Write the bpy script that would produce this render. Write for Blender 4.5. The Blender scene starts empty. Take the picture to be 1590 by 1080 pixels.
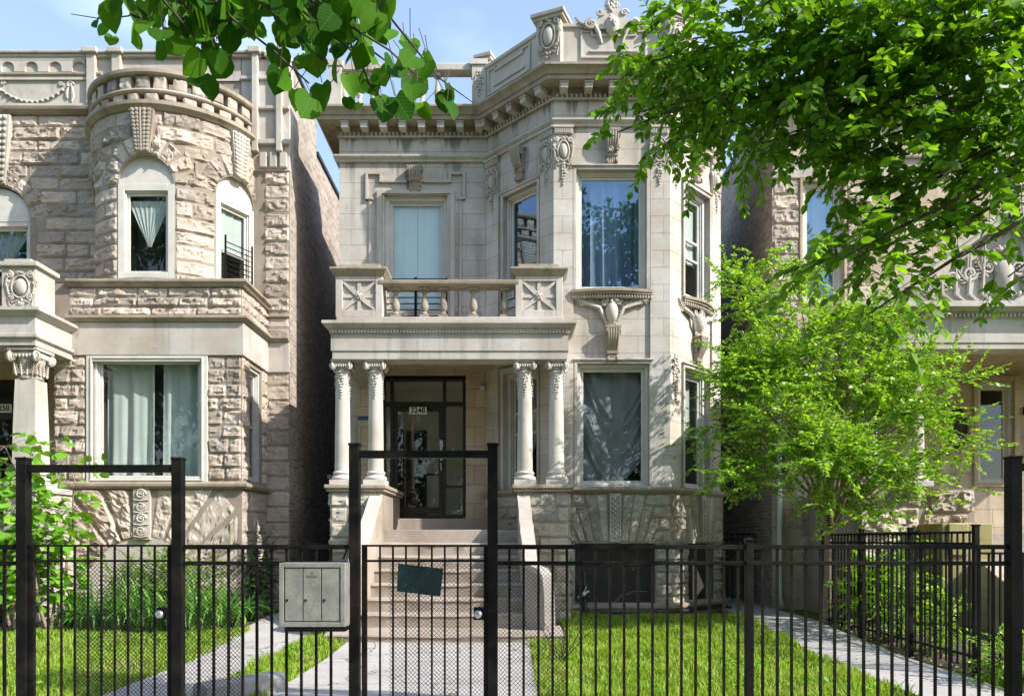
import bpy, math, random
import numpy as np
from mathutils import Vector, Matrix, noise
SC = bpy.context.scene
COL = SC.collection
PI = math.pi
# ------------------------------------------------------------------ camera, light, exposure
EYE = 1.55; F = 1200.0; CX = 795.0; HY = 838.0
cam_d = bpy.data.cameras.new('camera'); cam = bpy.data.objects.new('camera', cam_d); COL.objects.link(cam)
cam.location = (0, 0, EYE); cam.rotation_euler = (PI/2, 0, 0)
cam_d.sensor_width = 36; cam_d.lens = 36*F/1590; cam_d.shift_y = (HY-540)/1590; cam_d.shift_x = 0
cam_d.clip_start = .05; cam_d.clip_end = 3000
SC.camera = cam
SUN_D = Vector((-1.75, .84, -1.48)).normalized()
SUN_EL = math.asin(-SUN_D.z); SUN_AZ = math.atan2(-SUN_D.x, -SUN_D.y)
W = bpy.data.worlds.new("World"); SC.world = W; W.use_nodes = True
nt = W.node_tree; nt.nodes.clear()
sky = nt.nodes.new('ShaderNodeTexSky'); sky.sky_type = 'NISHITA'; sky.sun_disc = False
sky.sun_elevation = SUN_EL; sky.sun_rotation = SUN_AZ; sky.air_density = 1.0; sky.dust_density = 1.0; sky.ozone_density = 1.0
bg = nt.nodes.new('ShaderNodeBackground'); bg.inputs['Strength'].default_value = 0.15
wo = nt.nodes.new('ShaderNodeOutputWorld')
# thin fair-weather cloud veil
tc = nt.nodes.new('ShaderNodeTexCoord'); mp = nt.nodes.new('ShaderNodeMapping'); mp.inputs['Scale'].default_value = (1.5, 1.5, 5)
nz = nt.nodes.new('ShaderNodeTexNoise'); nz.inputs['Scale'].default_value = 1.6; nz.inputs['Detail'].default_value = 7
rp = nt.nodes.new('ShaderNodeValToRGB'); rp.color_ramp.elements[0].position = .52; rp.color_ramp.elements[1].position = .95
rp.color_ramp.elements[0].color = (.12, .12, .12, 1); rp.color_ramp.elements[1].color = (.75, .75, .75, 1)
mx = nt.nodes.new('ShaderNodeMix'); mx.data_type = 'RGBA'; mx.inputs['B'].default_value = (4.6, 5.6, 7.2, 1)
nt.links.new(tc.outputs['Generated'], mp.inputs[0]); nt.links.new(mp.outputs[0], nz.inputs['Vector'])
nt.links.new(nz.outputs['Fac'], rp.inputs[0]); nt.links.new(rp.outputs[0], mx.inputs['Factor'])
nt.links.new(sky.outputs[0], mx.inputs['A']); nt.links.new(mx.outputs['Result'], bg.inputs[0]); nt.links.new(bg.outputs[0], wo.inputs[0])
sl = bpy.data.lights.new('sun', 'SUN'); sl.energy = 3.7; sl.angle = math.radians(.5); sl.color = (1, .95, .88)
so = bpy.data.objects.new('sun', sl); COL.objects.link(so); so.rotation_euler = SUN_D.to_track_quat('-Z', 'Y').to_euler(); so.location = (20, -10, 20)
SC.view_settings.view_transform = 'Standard'; SC.view_settings.look = 'None'; SC.view_settings.exposure = 1.12; SC.view_settings.gamma = 1
SC.cycles.max_bounces = 8; SC.cycles.transparent_max_bounces = 12; SC.cycles.sample_clamp_indirect = 6
SC.cycles.caustics_reflective = False; SC.cycles.caustics_refractive = False

def at(px, py, Y):
    k = F/Y
    return Vector(((px-CX)/k, Y, EYE+(HY-py)/k))
# ------------------------------------------------------------------ materials
class NT:
    def __init__(s, name):
        s.m = bpy.data.materials.new(name); s.m.use_nodes = True; s.t = s.m.node_tree; s.t.nodes.clear()
        s.out = s.n('ShaderNodeOutputMaterial')
    def n(s, ty, **kw):
        nd = s.t.nodes.new(ty)
        for k, v in kw.items():
            if k.startswith('i_'):
                nd.inputs[k[2:].replace('_', ' ')].default_value = v
            else: setattr(nd, k, v)
        return nd
    def l(s, a, b): s.t.links.new(a, b)
    def mix(s, a, b, fac, mode='MIX'):
        m = s.n('ShaderNodeMix', data_type='RGBA', blend_type=mode)
        for sock, v in (('A', a), ('B', b), ('Factor', fac)):
            if hasattr(v, 'is_linked') or hasattr(v, 'links'): s.l(v, m.inputs[sock])
            else:
                m.inputs[sock].default_value = (*v, 1) if isinstance(v, tuple) and len(v) == 3 else v
        return m.outputs['Result']
    def ramp(s, src, p0, p1, c0=(0, 0, 0), c1=(1, 1, 1)):
        r = s.n('ShaderNodeValToRGB'); e = r.color_ramp.elements
        e[0].position = p0; e[1].position = p1; e[0].color = (*c0, 1); e[1].color = (*c1, 1)
        s.l(src, r.inputs[0]); return r.outputs[0]
    def noise(s, vec, scale, detail=4, rough=.55, dist=0):
        n = s.n('ShaderNodeTexNoise'); n.inputs['Scale'].default_value = scale; n.inputs['Detail'].default_value = detail
        n.inputs['Roughness'].default_value = rough; n.inputs['Distortion'].default_value = dist
        if vec is not None: s.l(vec, n.inputs['Vector'])
        return n.outputs['Fac']
    def bump(s, h, strength=.3, dist=.01, normal=None):
        b = s.n('ShaderNodeBump'); b.inputs['Strength'].default_value = strength; b.inputs['Distance'].default_value = dist
        s.l(h, b.inputs['Height'])
        if normal is not None: s.l(normal, b.inputs['Normal'])
        return b.outputs[0]
    def pbr(s, col, rough=.8, metal=0, normal=None, spec=.3, **kw):
        b = s.n('ShaderNodeBsdfPrincipled')
        if isinstance(col, tuple): b.inputs['Base Color'].default_value = (*col, 1)
        else: s.l(col, b.inputs['Base Color'])
        if hasattr(rough, 'links'): s.l(rough, b.inputs['Roughness'])
        else: b.inputs['Roughness'].default_value = rough
        b.inputs['Metallic'].default_value = metal; b.inputs['Specular IOR Level'].default_value = spec
        if normal is not None: s.l(normal, b.inputs['Normal'])
        return b
    def done(s, b): s.l(b.outputs[0], s.out.inputs['Surface']); return s.m
def stretch(t, vec, sc):
    m = t.n('ShaderNodeMapping'); m.inputs['Scale'].default_value = sc; t.l(vec, m.inputs[0]); return m.outputs[0]
def stone(name, c, joints=None, island=.0, stain=.5, bump=.5, rough=.85, dark=(.10, .085, .07), fine=60, streak=.5, runs=None):
    t = NT(name); g = t.n('ShaderNodeNewGeometry'); P = g.outputs['Position']
    n1 = t.noise(P, 1.3, 5); n2 = t.noise(P, 9, 6, .65); n3 = t.noise(P, fine, 4, .7)
    c2 = tuple(x*y for x, y in zip(c, (.80, .74, .66))); c3 = tuple(min(1, x*1.13) for x in c)
    col = t.mix(c2, c3, t.ramp(n1, .3, .7))
    col = t.mix(col, tuple(x*.72 for x in c), t.ramp(n2, .52, .78, (0, 0, 0), (.55, .55, .55)))
    if island:
        r = t.ramp(g.outputs['Random Per Island'], 0, 1, (1-island,)*3, (1+island*.4, 1+island*.35, 1+island*.25))
        col = t.mix(col, r, 1.0, 'MULTIPLY')
    sv = stretch(t, P, (5, 5, .45)); s1 = t.noise(sv, 1.0, 5, .6)
    sm = t.ramp(s1, .53, .66, (0, 0, 0), (streak,)*3)
    col = t.mix(col, tuple(x*.42 for x in c), sm)
    if runs:
        sp = t.n('ShaderNodeSeparateXYZ'); t.l(P, sp.inputs[0]); rs_ = t.noise(stretch(t, P, (3.2, 3.2, .12)), 1, 6, .68)
        for (za, zb, st) in runs:
            mr_ = t.n('ShaderNodeMapRange'); mr_.inputs[1].default_value = za; mr_.inputs[2].default_value = zb; t.l(sp.outputs[2], mr_.inputs[0]); lt_ = t.n('ShaderNodeMath', operation='LESS_THAN'); t.l(sp.outputs[2], lt_.inputs[0]); lt_.inputs[1].default_value = zb+.01
            th_ = t.n('ShaderNodeMath', operation='MULTIPLY_ADD'); t.l(mr_.outputs[0], th_.inputs[0]); th_.inputs[1].default_value = .14; t.l(rs_, th_.inputs[2]); rr = t.ramp(th_.outputs[0], .66, .73, (0, 0, 0), (st,)*3); ml = t.n('ShaderNodeMath', operation='MULTIPLY'); t.l(rr, ml.inputs[0]); t.l(lt_.outputs[0], ml.inputs[1])
            col = t.mix(col, (.13, .115, .10), ml.outputs[0])
    b1 = t.noise(P, 2.3, 7, .7, .6)
    col = t.mix(col, dark, t.ramp(b1, .60, .74, (0, 0, 0), (stain,)*3))
    nrm = t.bump(n3, .35*bump, .006); nrm = t.bump(n2, .4*bump, .02, nrm)
    if joints:
        tc = t.n('ShaderNodeTexCoord'); bt = t.n('ShaderNodeTexBrick'); t.l(tc.outputs['UV'], bt.inputs['Vector'])
        bt.inputs['Scale'].default_value = 1; bt.inputs['Brick Width'].default_value = joints[0]; bt.inputs['Row Height'].default_value = joints[1]
        bt.inputs['Mortar Size'].default_value = joints[2]; bt.inputs['Mortar Smooth'].default_value = .3
        bt.inputs['Color1'].default_value = (.94, .94, .94, 1); bt.inputs['Color2'].default_value = (1.04, 1.03, 1.01, 1); bt.inputs['Mortar'].default_value = (.68, .65, .61, 1)
        col = t.mix(col, bt.outputs['Color'], 1.0, 'MULTIPLY')
        inv = t.n('ShaderNodeMath', operation='SUBTRACT'); inv.inputs[0].default_value = 1; t.l(bt.outputs['Fac'], inv.inputs[1])
        nrm = t.bump(inv.outputs[0], .8, .01, nrm)
    return t.done(t.pbr(col, rough, 0, nrm, .2))
def plain(name, c, rough=.5, metal=0, spec=.4, bump=0, scale=40, var=.0, varscale=3):
    t = NT(name); g = t.n('ShaderNodeNewGeometry'); nrm = None; col = c
    if var:
        col = t.mix(tuple(x*(1-var) for x in c), c, t.ramp(t.noise(g.outputs['Position'], varscale, 6, .65), .35, .65))
    if bump: nrm = t.bump(t.noise(g.outputs['Position'], scale, 4), bump, .01)
    return t.done(t.pbr(col, rough, metal, nrm, spec))
def leafmat(name, c0, c1, c2, trans=.45, rough=.45, spec=.35, veined=False):
    t = NT(name); g = t.n('ShaderNodeNewGeometry')
    r = t.n('ShaderNodeValToRGB'); e = r.color_ramp.elements
    e[0].color = (*c0, 1); e[1].color = (*c2, 1); e[0].position = 0; e[1].position = 1
    m = e.new(.5); m.color = (*c1, 1)
    t.l(g.outputs['Random Per Island'], r.inputs[0])
    vein = t.noise(g.outputs['Position'], 60, 2)
    uvn = t.n('ShaderNodeUVMap'); uvn.uv_map = 'UVMap'; sx = t.n('ShaderNodeSeparateXYZ'); t.l(uvn.outputs[0], sx.inputs[0])
    def mm(op, a_, b_=None, c_=None):
        q = t.n('ShaderNodeMath', operation=op)
        for i_, v_ in enumerate((a_, b_, c_)):
            if v_ is None: continue
            if hasattr(v_, 'links'): t.l(v_, q.inputs[i_])
            else: q.inputs[i_].default_value = v_
        return q.outputs[0]
    ax = mm('ABSOLUTE', sx.outputs[0]); side = mm('FRACT', mm('MULTIPLY', mm('SUBTRACT', sx.outputs[1], mm('MULTIPLY', ax, .8)), 6.5)); veins = mm('MAXIMUM', mm('LESS_THAN', side, .10), mm('LESS_THAN', ax, .014))
    col = t.mix(r.outputs[0], tuple(x*.7 for x in c1), t.ramp(vein, .5, .8, (0, 0, 0), (.4, .4, .4)))
    if veined: col = t.mix(col, tuple(min(1, x*1.9+.02) for x in c1), mm('MULTIPLY', veins, .45))
    b = t.pbr(col, rough, 0, t.bump(mm('MULTIPLY_ADD', veins, -.6, vein) if veined else vein, .35, .004), spec)
    tr = t.n('ShaderNodeBsdfTranslucent'); tcol = t.mix(col, (1.5, 1.45, .5), 1.0, 'MULTIPLY'); t.l(tcol, tr.inputs[0])
    mxs = t.n('ShaderNodeMixShader'); mxs.inputs[0].default_value = trans
    t.l(b.outputs[0], mxs.inputs[1]); t.l(tr.outputs[0], mxs.inputs[2]); t.l(mxs.outputs[0], t.out.inputs['Surface'])
    return t.m
def glassmat(name, refl=1.0, tint=(.92, .96, .95), base=.10, gcol=(1, 1, 1)):
    t = NT(name); gg = t.n('ShaderNodeNewGeometry'); dt = t.n('ShaderNodeVectorMath', operation='DOT_PRODUCT'); t.l(gg.outputs['Incoming'], dt.inputs[0]); t.l(gg.outputs['Normal'], dt.inputs[1])
    ab = t.n('ShaderNodeMath', operation='ABSOLUTE'); t.l(dt.outputs['Value'], ab.inputs[0]); om = t.n('ShaderNodeMath', operation='SUBTRACT'); om.inputs[0].default_value = 1; t.l(ab.outputs[0], om.inputs[1])
    pw = t.n('ShaderNodeMath', operation='POWER'); t.l(om.outputs[0], pw.inputs[0]); pw.inputs[1].default_value = 5; fr = t.n('ShaderNodeMath', operation='MULTIPLY_ADD'); t.l(pw.outputs[0], fr.inputs[0]); fr.inputs[1].default_value = .9; fr.inputs[2].default_value = .07
    a = t.n('ShaderNodeMath', operation='MULTIPLY_ADD'); t.l(fr.outputs[0], a.inputs[0]); a.inputs[1].default_value = refl; a.inputs[2].default_value = base
    a.use_clamp = True
    gl = t.n('ShaderNodeBsdfGlossy'); gl.inputs['Roughness'].default_value = .01; gl.inputs['Color'].default_value = (*gcol, 1)
    tc = t.n('ShaderNodeNewGeometry'); t.l(t.bump(t.noise(tc.outputs['Position'], 1.1, 1), .05, .02), gl.inputs['Normal'])
    tp = t.n('ShaderNodeBsdfTransparent'); tp.inputs[0].default_value = (*tint, 1)
    m = t.n('ShaderNodeMixShader'); t.l(a.outputs[0], m.inputs[0]); t.l(tp.outputs[0], m.inputs[1]); t.l(gl.outputs[0], m.inputs[2])
    t.l(m.outputs[0], t.out.inputs['Surface']); return t.m
def clothmat(name, c, trans=.35):
    t = NT(name); g = t.n('ShaderNodeNewGeometry')
    col = t.mix(tuple(x*.85 for x in c), c, t.noise(g.outputs['Position'], 5, 3))
    b = t.pbr(col, .9, 0, t.bump(t.noise(g.outputs['Position'], 250, 2), .1, .002), .1)
    tr = t.n('ShaderNodeBsdfTranslucent'); t.l(col, tr.inputs[0])
    m = t.n('ShaderNodeMixShader'); m.inputs[0].default_value = trans; t.l(b.outputs[0], m.inputs[1]); t.l(tr.outputs[0], m.inputs[2])
    t.l(m.outputs[0], t.out.inputs['Surface']); return t.m
def brickmat(name, c1, c2, mortar):
    t = NT(name); tc = t.n('ShaderNodeTexCoord'); g = t.n('ShaderNodeNewGeometry')
    bt = t.n('ShaderNodeTexBrick'); t.l(tc.outputs['UV'], bt.inputs['Vector'])
    bt.inputs['Scale'].default_value = 1; bt.inputs['Brick Width'].default_value = .215; bt.inputs['Row Height'].default_value = .075
    bt.inputs['Mortar Size'].default_value = .007; bt.inputs['Color1'].default_value = (*c1, 1); bt.inputs['Color2'].default_value = (*c2, 1); bt.inputs['Mortar'].default_value = (*mortar, 1)
    n = t.noise(g.outputs['Position'], 1.2, 6, .7)
    col = t.mix(bt.outputs['Color'], (.05, .045, .04), t.ramp(n, .5, .8, (0, 0, 0), (.45, .45, .45)))
    n2 = t.noise(g.outputs['Position'], 14, 4, .7); col = t.mix(col, (.45, .38, .3), t.ramp(n2, .6, .8, (0, 0, 0), (.5, .5, .5)))
    inv = t.n('ShaderNodeMath', operation='SUBTRACT'); inv.inputs[0].default_value = 1; t.l(bt.outputs['Fac'], inv.inputs[1])
    nrm = t.bump(inv.outputs[0], 1, .012); nrm = t.bump(t.noise(g.outputs['Position'], 40, 4), .4, .01, nrm)
    return t.done(t.pbr(col, .9, 0, nrm, .15))
LIME = (.47, .405, .33)
M = {}
M['ashlar'] = stone('limestone_ashlar', (.50, .475, .44), joints=(.92, .31, .005), stain=.45, streak=.4, runs=((8.55, 9.08, .6), (9.20, 9.56, .8), (5.6, 6.1, .5)), bump=.5)
M['trim'] = stone('limestone_trim', (.475, .445, .41), stain=.5, bump=.6, streak=.4)
M['weather'] = stone('weathered_coping', (.33, .285, .225), stain=.85, bump=1.2, dark=(.07, .06, .05))
M['carved'] = stone('carved_limestone', (.49, .46, .42), stain=.5, bump=.3, streak=.3)
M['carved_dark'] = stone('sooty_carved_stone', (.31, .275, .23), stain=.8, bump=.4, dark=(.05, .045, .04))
M['rock'] = stone('rock_faced_limestone', (.49, .43, .38), island=.40, stain=.6, bump=1.0, streak=.25, fine=30)
M['rock_mortar'] = stone('wall_mortar', (.30, .26, .22), stain=.6, bump=.5)
M['rock_grey'] = stone('rock_faced_grey_limestone', (.44, .42, .37), island=.32, stain=.75, bump=.9, streak=.3, fine=30)
M['rightstone'] = stone('warm_ashlar', (.46, .39, .31), joints=(.8, .36, .008), stain=.4, bump=.7)
M['moss'] = stone('mossy_stone', (.30, .27, .13), stain=.6, bump=1)
M['step'] = stone('worn_step_stone', (.36, .315, .275), stain=.5, bump=1.0, streak=.1)
M['whitestone'] = stone('pale_speckled_coping', (.47, .44, .41), stain=.6, bump=1.2, streak=.1, dark=(.2, .17, .14), fine=25)
M['porchwall'] = stone('porch_ashlar', (.46, .375, .285), joints=(.75, .38, .007), stain=.15, bump=.4, streak=.2)
M['brick'] = brickmat('side_brick', (.24, .19, .15), (.42, .35, .28), (.50, .46, .41))
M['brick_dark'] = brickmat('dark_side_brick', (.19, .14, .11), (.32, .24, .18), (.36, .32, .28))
M['concrete'] = stone('concrete_walk', (.43, .40, .375), stain=.25, bump=.8, streak=0, fine=90)
M['kerb'] = stone('grey_concrete_block', (.33, .33, .33), stain=.3, bump=1)
M['frame'] = plain('cream_window_paint', (.62, .595, .53), .5, bump=.1, var=.18)
M['framegrey'] = plain('weathered_frame_paint', (.52, .52, .49), .6, bump=.1, var=.2)
M['white'] = plain('white_sash_paint', (.75, .75, .72), .4, var=.1)
def ironmat():
    t = NT('black_iron_paint'); g = t.n('ShaderNodeNewGeometry'); P = g.outputs['Position']
    col = t.mix((.005, .005, .005), (.018, .016, .014), t.ramp(t.noise(P, 5, 6, .7), .45, .7)); col = t.mix(col, (.10, .055, .03), t.ramp(t.noise(P, 22, 5, .7), .69, .76, (0, 0, 0), (.7, .7, .7))); col = t.mix(col, (.16, .15, .14), t.ramp(t.noise(P, 55, 3, .6), .74, .77, (0, 0, 0), (.6, .6, .6)))
    return t.done(t.pbr(col, t.ramp(t.noise(P, 8, 4), .3, .7, (.4, .4, .4), (.65, .65, .65)), 0, t.bump(t.noise(P, 50, 4, .7), .4, .004), .12))
M['black'] = ironmat()
M['blackwire'] = plain('black_mesh_wire', (.02, .02, .021), .5)
M['bronze'] = plain('dark_bronze_frame', (.03, .026, .023), .35, .3)
M['board'] = plain('black_window_board', (.035, .030, .026), .7, bump=.3, var=.3)
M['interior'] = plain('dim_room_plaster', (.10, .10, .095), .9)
M['hall'] = plain('hall_plaster', (.78, .72, .62), .9, var=.1)
M['metal'] = plain('galvanised_metal', (.5, .5, .5), .35, .9)
M['mail'] = plain('shaded_cream_mailbox_paint', (.24, .24, .215), .55, .0, .4, bump=.3, var=.35, varscale=7)  # cream darkened; the shade over the box is put into the paint
M['maildark'] = plain('mailbox_seam', (.12, .115, .1), .6)
M['sign'] = plain('dark_teal_sheet', (.008, .028, .036), .3, 0, .5, bump=.4, scale=18, var=.4, varscale=14)
M['blue'] = plain('blue_sign_print', (.02, .09, .35), .4)
M['plate'] = plain('white_number_plate', (.8, .78, .72), .5)
M['ink'] = plain('black_print', (.01, .01, .01), .5)
M['pipe'] = plain('downspout_paint', (.62, .62, .58), .5, var=.15)
M['hose'] = plain('black_pipe', (.02, .02, .02), .5)
M['bark'] = plain('bark', (.10, .075, .055), .9, bump=1, scale=30, var=.5, varscale=12)
M['twig'] = plain('twig_bark', (.07, .05, .035), .85, var=.3)
M['palebark'] = plain('pale_bark', (.30, .22, .17), .9, bump=.8, scale=40, var=.4, varscale=20)
M['soil'] = plain('garden_soil', (.09, .065, .045), .95, bump=1, scale=25, var=.6, varscale=8)
M['glass'] = glassmat('window_glass', 1, base=-.01)
M['glass_sky'] = glassmat('sky_tinted_upper_glass', 1.4, base=.12, tint=(.85, .93, .98), gcol=(.55, .78, 1))  # blue of the mirrored sky is put into the gloss colour
M['glass_door'] = glassmat('door_glass', .7, base=.0)
M['cloth_white'] = clothmat('white_curtain', (.62, .68, .64), .3)
M['cloth_blue'] = clothmat('pale_shade', (.72, .88, .90), .15)
M['cloth_grey'] = clothmat('grey_drape', (.27, .275, .295), .1)
M['cloth_sheer'] = clothmat('sheer_curtain', (.40, .50, .64), .4)
M['leaf_big'] = leafmat('heart_leaf', (.02, .085, .004), (.045, .145, .007), (.10, .24, .014), .45, .6, .12, veined=True)
M['leaf_street'] = leafmat('street_tree_leaf', (.055, .14, .008), (.115, .25, .016), (.21, .40, .03), .52, .5, .25)
M['leaf_lime'] = leafmat('lime_leaf', (.11, .24, .014), (.20, .38, .025), (.36, .56, .07), .46, .4, .6)
M['leaf_bright'] = leafmat('bright_broad_leaf', (.09, .24, .015), (.145, .33, .025), (.23, .43, .04), .42, .5, veined=True)
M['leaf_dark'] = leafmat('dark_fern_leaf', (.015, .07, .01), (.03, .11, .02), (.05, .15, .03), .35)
M['iris'] = leafmat('strap_leaf', (.08, .22, .03), (.15, .34, .06), (.30, .50, .12), .35)
def grassmat():
    m = leafmat('grass_blade', (.13, .24, .014), (.22, .35, .025), (.40, .50, .08), .35, .6); t = m.node_tree
    pb = next(n for n in t.nodes if n.type == 'BSDF_PRINCIPLED'); src = pb.inputs['Base Color'].links[0].from_socket
    g = t.nodes.new('ShaderNodeNewGeometry'); n = t.nodes.new('ShaderNodeTexNoise'); n.inputs['Scale'].default_value = .9; n.inputs['Detail'].default_value = 5; t.links.new(g.outputs['Position'], n.inputs['Vector'])
    r = t.nodes.new('ShaderNodeValToRGB'); r.color_ramp.elements[0].position = .5; r.color_ramp.elements[1].position = .72; r.color_ramp.elements[1].color = (.75, .75, .75, 1); t.links.new(n.outputs['Fac'], r.inputs[0])
    mx = t.nodes.new('ShaderNodeMix'); mx.data_type = 'RGBA'; mx.inputs['B'].default_value = (.38, .36, .11, 1); t.links.new(r.outputs[0], mx.inputs['Factor']); t.links.new(src, mx.inputs['A']); t.links.new(mx.outputs['Result'], pb.inputs['Base Color'])
    return m
M['grass'] = grassmat()
def concretemat():
    t = NT('worn_concrete'); g = t.n('ShaderNodeNewGeometry'); P = g.outputs['Position']; c = (.42, .395, .375)
    col = t.mix(c, tuple(x*.78 for x in c), t.ramp(t.noise(P, 1.1, 6, .7), .4, .68)); col = t.mix(col, (.20, .18, .16), t.ramp(t.noise(P, 3.5, 8, .75, .8), .58, .72, (0, 0, 0), (.5, .5, .5)))
    col = t.mix(col, (.55, .52, .49), t.ramp(t.noise(P, 120, 3, .8), .58, .7, (0, 0, 0), (.5, .5, .5)))
    wv = t.n('ShaderNodeMapping'); nz_ = t.n('ShaderNodeTexNoise'); nz_.inputs['Scale'].default_value = 3; t.l(P, nz_.inputs['Vector']); ad = t.n('ShaderNodeVectorMath', operation='MULTIPLY_ADD'); ad.inputs[1].default_value = (.5, .5, .5); t.l(nz_.outputs['Color'], ad.inputs[0]); t.l(P, ad.inputs[2])
    vo = t.n('ShaderNodeTexVoronoi', feature='DISTANCE_TO_EDGE'); vo.inputs['Scale'].default_value = .55; t.l(ad.outputs[0], vo.inputs['Vector'])
    ck = t.ramp(vo.outputs['Distance'], .0, .008, (1, 1, 1), (0, 0, 0)); col = t.mix(col, (.07, .06, .05), ck)
    nrm = t.bump(t.noise(P, 70, 5, .8), .5, .008); nrm = t.bump(t.noise(P, 6, 4), .4, .02, nrm)
    return t.done(t.pbr(col, .9, 0, nrm, .15))
M['concrete'] = concretemat()
M['lawn_base'] = plain('lawn_thatch', (.085, .13, .015), .95, bump=1, scale=60, var=.5, varscale=10)
# ------------------------------------------------------------------ mesh builder
class Fr:
    """vertical face frame: u along the face, d outwards, z up"""
    def __init__(s, ox, oy, ux=1.0, uy=0.0):
        l = math.hypot(ux, uy); s.ox, s.oy, s.ux, s.uy = ox, oy, ux/l, uy/l; s.nx, s.ny = s.uy, -s.ux
    def __call__(s, u, d, z): return (s.ox+s.ux*u+s.nx*d, s.oy+s.uy*u+s.ny*d, z)
class Cyl:
    def __init__(s, cx, cy, R): s.cx, s.cy, s.R = cx, cy, R
    def __call__(s, u, d, z):
        th = u/s.R; r = s.R+d
        return (s.cx+r*math.sin(th), s.cy-r*math.cos(th), z)
WF = lambda u, d, z: (u, -d, z)
class MB:
    def __init__(s): s.v = []; s.f = []
    def add(s, vs, fs):
        o = len(s.v); s.v.extend(vs); s.f.extend([tuple(i+o for i in f) for f in fs])
    def quad(s, a, b, c, d): s.add([a, b, c, d], [(0, 1, 2, 3)])
    def box(s, fr, u0, u1, d0, d1, z0, z1):
        p = [fr(u, d, z) for z in (z0, z1) for d in (d0, d1) for u in (u0, u1)]
        s.add(p, [(0, 2, 3, 1), (4, 5, 7, 6), (2, 6, 7, 3), (0, 1, 5, 4), (0, 4, 6, 2), (1, 3, 7, 5)])
    def wbox(s, x0, x1, y0, y1, z0, z1): s.box(lambda u, d, z: (u, d, z), x0, x1, y1, y0, z0, z1)
    def ring(s, fr, u0, u1, z0, z1, w, d0, d1, wb=None):
        wb = w if wb is None else wb
        s.box(fr, u0, u0+w, d0, d1, z0, z1); s.box(fr, u1-w, u1, d0, d1, z0, z1)
        s.box(fr, u0+w, u1-w, d0, d1, z1-w, z1); s.box(fr, u0+w, u1-w, d0, d1, z0, z0+wb)
    def wall(s, fr, u0, u1, z0, z1, holes=(), d=0, rev=.2, du=None):
        us = {u0, u1}; zs = {z0, z1}
        for h in holes: us |= {h[0], h[1]}; zs |= {h[2], h[3]}
        us = sorted(x for x in us if u0 <= x <= u1); zs = sorted(x for x in zs if z0 <= x <= z1)
        if du:
            n = []
            for a, b in zip(us, us[1:]):
                k = max(1, int((b-a)/du)); n += [a+(b-a)*i/k for i in range(k)]
            us = n+[us[-1]]
        for a, b in zip(us, us[1:]):
            for p, q in zip(zs, zs[1:]):
                mu, mz = (a+b)/2, (p+q)/2
                if any(h[0] < mu < h[1] and h[2] < mz < h[3] for h in holes): continue
                s.quad(fr(a, d, p), fr(b, d, p), fr(b, d, q), fr(a, d, q))
        for h in holes:
            a, b, p, q = h[:4]; e = d-rev
            s.quad(fr(a, d, p), fr(a, d, q), fr(a, e, q), fr(a, e, p)); s.quad(fr(b, d, q), fr(b, d, p), fr(b, e, p), fr(b, e, q))
            s.quad(fr(a, d, q), fr(b, d, q), fr(b, e, q), fr(a, e, q)); s.quad(fr(b, d, p), fr(a, d, p), fr(a, e, p), fr(b, e, p))
    def sweep(s, path, prof, closed=False, caps=True):
        """path: (x,y) points left to right, outward is to the right-hand side (towards the street); prof: (d,z) loop"""
        n = len(path); rows = []
        for i, (x, y) in enumerate(path):
            def nrm(a, b):
                l = math.hypot(b[0]-a[0], b[1]-a[1]); return ((b[1]-a[1])/l, -(b[0]-a[0])/l)
            if i == 0 and not closed: m = nrm(path[0], path[1]); sc = 1
            elif i == n-1 and not closed: m = nrm(path[-2], path[-1]); sc = 1
            else:
                a = nrm(path[i-1], path[i]); b = nrm(path[i], path[(i+1) % n])
                m = (a[0]+b[0], a[1]+b[1]); l = math.hypot(*m); m = (m[0]/l, m[1]/l); sc = 1/max(.3, m[0]*a[0]+m[1]*a[1])
            rows.append([(x+m[0]*d*sc, y+m[1]*d*sc, z) for d, z in prof])
        o = len(s.v); k = len(prof)
        for r in rows: s.v.extend(r)
        for i in range(n if closed else n-1):
            for j in range(k):
                a = o+i*k+j; b = o+i*k+(j+1) % k; j2 = (i+1) % n
                s.f.append((a, b, o+j2*k+(j+1) % k, o+j2*k+j))
        if caps and not closed:
            s.f.append(tuple(o+j for j in range(k))[::-1]); s.f.append(tuple(o+(n-1)*k+j for j in range(k)))
    def lathe(s, cx, cy, prof, n=20, cap=True):
        o = len(s.v)
        for r, z in prof:
            for i in range(n):
                a = 2*PI*i/n; s.v.append((cx+r*math.cos(a), cy+r*math.sin(a), z))
        for j in range(len(prof)-1):
            for i in range(n):
                s.f.append((o+j*n+i, o+j*n+(i+1) % n, o+(j+1)*n+(i+1) % n, o+(j+1)*n+i))
        if cap:
            s.f.append(tuple(o+i for i in range(n))[::-1]); s.f.append(tuple(o+(len(prof)-1)*n+i for i in range(n)))
    def tube(s, pts, rad, n=6, cap=True):
        pts = [Vector(p) for p in pts]; o = len(s.v); m = len(pts)
        if not hasattr(rad, '__len__'): rad = [rad]*m
        up = None
        for i, p in enumerate(pts):
            t = (pts[min(i+1, m-1)]-pts[max(i-1, 0)])
            if t.length < 1e-9: t = Vector((0, 0, 1))
            t.normalize()
            if up is None: up = t.orthogonal().normalized()
            a = (up-t*up.dot(t)); a = a.normalized() if a.length > 1e-6 else t.orthogonal().normalized()
            up = a; b = t.cross(a)
            for j in range(n):
                th = 2*PI*j/n; s.v.append(tuple(p+(a*math.cos(th)+b*math.sin(th))*rad[i]))
        for i in range(m-1):
            for j in range(n): s.f.append((o+i*n+j, o+i*n+(j+1) % n, o+(i+1)*n+(j+1) % n, o+(i+1)*n+j))
        if cap: s.f.append(tuple(o+j for j in range(n))[::-1]); s.f.append(tuple(o+(m-1)*n+j for j in range(n)))
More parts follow.
